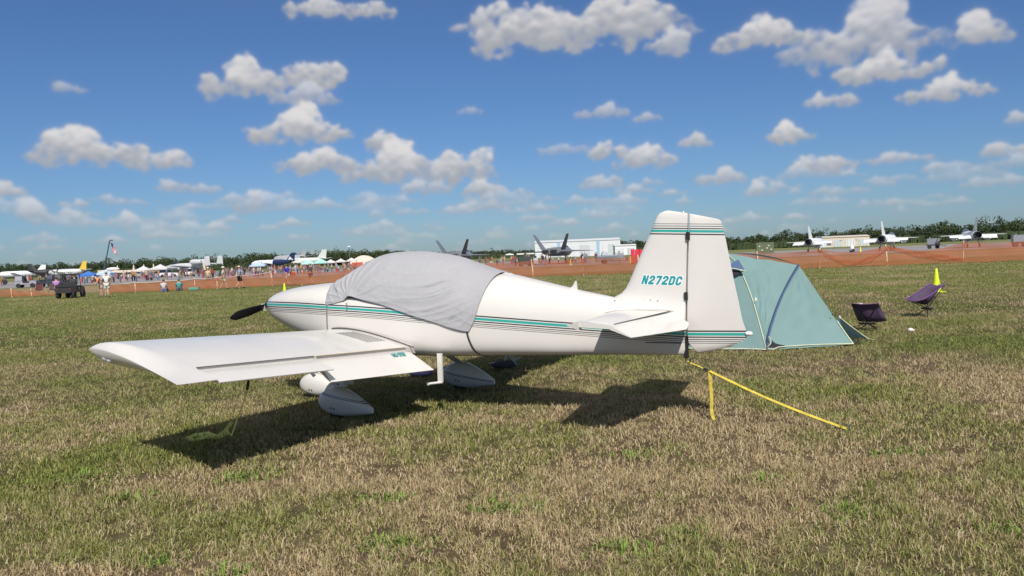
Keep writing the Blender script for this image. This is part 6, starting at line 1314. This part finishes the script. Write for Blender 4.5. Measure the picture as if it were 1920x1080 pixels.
liner('patrol_aeroplane', 'pale patrol aeroplane with tall tail right of the silver one', (-67.5, 262, .2), R(157), 19, 1.1, (JP, JP, JP), 6.0, engines=4)
liner('small_jet_trainer', 'small white jet with swept fin at the far left', (-92.0, 152, .1), R(190), 8.5, .55, (JW, JW, JW), 3.5, engines=0)
JD = mat('airframe_black', (0.03, 0.032, 0.035), 0.5)
liner('black_warbird', 'black propeller warbird with raised tail behind the left carts', (-85.0, 150, .1), R(15), 8.0, .6, (JD, JD, JD), 3.7, engines=2)
JY = mat('airframe_yellow', (0.70, 0.46, 0.06), 0.4)
liner('yellow_trainer', 'yellow tailed trainer aeroplane hidden behind the black cart', (-74.6, 136, .1), R(168), 7.5, .5, (JP, JP, JP), 3.6, engines=2, fm_=JY)
# ---------------------------------------------------------------- crowd on the show line
def crowd():
    rng = np.random.default_rng(9); V = []; F = []; Cc = []
    pal = [(0.62,0.60,0.58),(0.55,0.10,0.14),(0.12,0.16,0.34),(0.05,0.05,0.06),(0.66,0.34,0.40),(0.70,0.68,0.66),(0.25,0.36,0.50),(0.50,0.42,0.30),(0.30,0.10,0.16),(0.60,0.30,0.12)]
    def ringp(x, y, z, rx, ry, n=6): return [(x+rx*math.cos(2*PI*k/n), y+ry*math.sin(2*PI*k/n), z) for k in range(n)]
    spans = [(-104, -84, 125, 150, 26), (-88, -58, 125, 180, 60), (-72, -34, 122, 190, 120), (-48, -20, 120, 180, 55), (-10, 14, 122, 175, 55), (10, 26, 120, 160, 22)]
    for x0, x1, y0, y1, n in spans:
        for i in range(n):
            y = y0+(y1-y0)*rng.random(); x = (x0+(x1-x0)*rng.random()); h = (1.5+.35*rng.random())*(1 if rng.random() < .6 else .62); sh = pal[rng.integers(len(pal))]; pa = pal[rng.integers(len(pal))]; skc = (0.45, 0.27, 0.19)
            a = rng.random()*PI
            parts = [([(0, .0, .07), (.0, .45, .08), (0, .92, .10)], pa, .09), ([(0, .0, .07), (.0, .45, .08), (0, .92, .10)], pa, -.09), ([(0, .90, .17), (0, 1.15, .17), (0, 1.42, .20), (0, 1.50, .07)], sh, 0), ([(0, 1.50, .06), (0, 1.58, .10), (0, 1.70, .10), (0, 1.76, .03)], skc, 0), ([(0, 1.44, .05), (0, 1.15, .055), (0, .85, .04)], skc, .25), ([(0, 1.44, .05), (0, 1.15, .055), (0, .85, .04)], skc, -.25)]
            for prof, col, off_ in parts:
                n0 = len(V)
                for (_, z, r) in prof: V += ringp(x+off_*math.cos(a), y+off_*math.sin(a), z*h/1.72, r, r*.8); Cc += [tuple(q_*(.45+.35*((i*7+3) % 5)/4) for q_ in col)]*6
                for q in range(len(prof)-1): F += [(n0+q*6+k, n0+q*6+(k+1) % 6, n0+q*6+6+(k+1) % 6, n0+q*6+6+k) for k in range(6)]
    o = new_mesh_np('crowd', np.array(V), np.array(F), 4, np.array(Cc), tint_mat('crowd_clothes', 0.85)); stuff(o); o['label'] = 'distant crowd of spectators among the parked display aircraft'; o['category'] = 'crowd'
crowd()
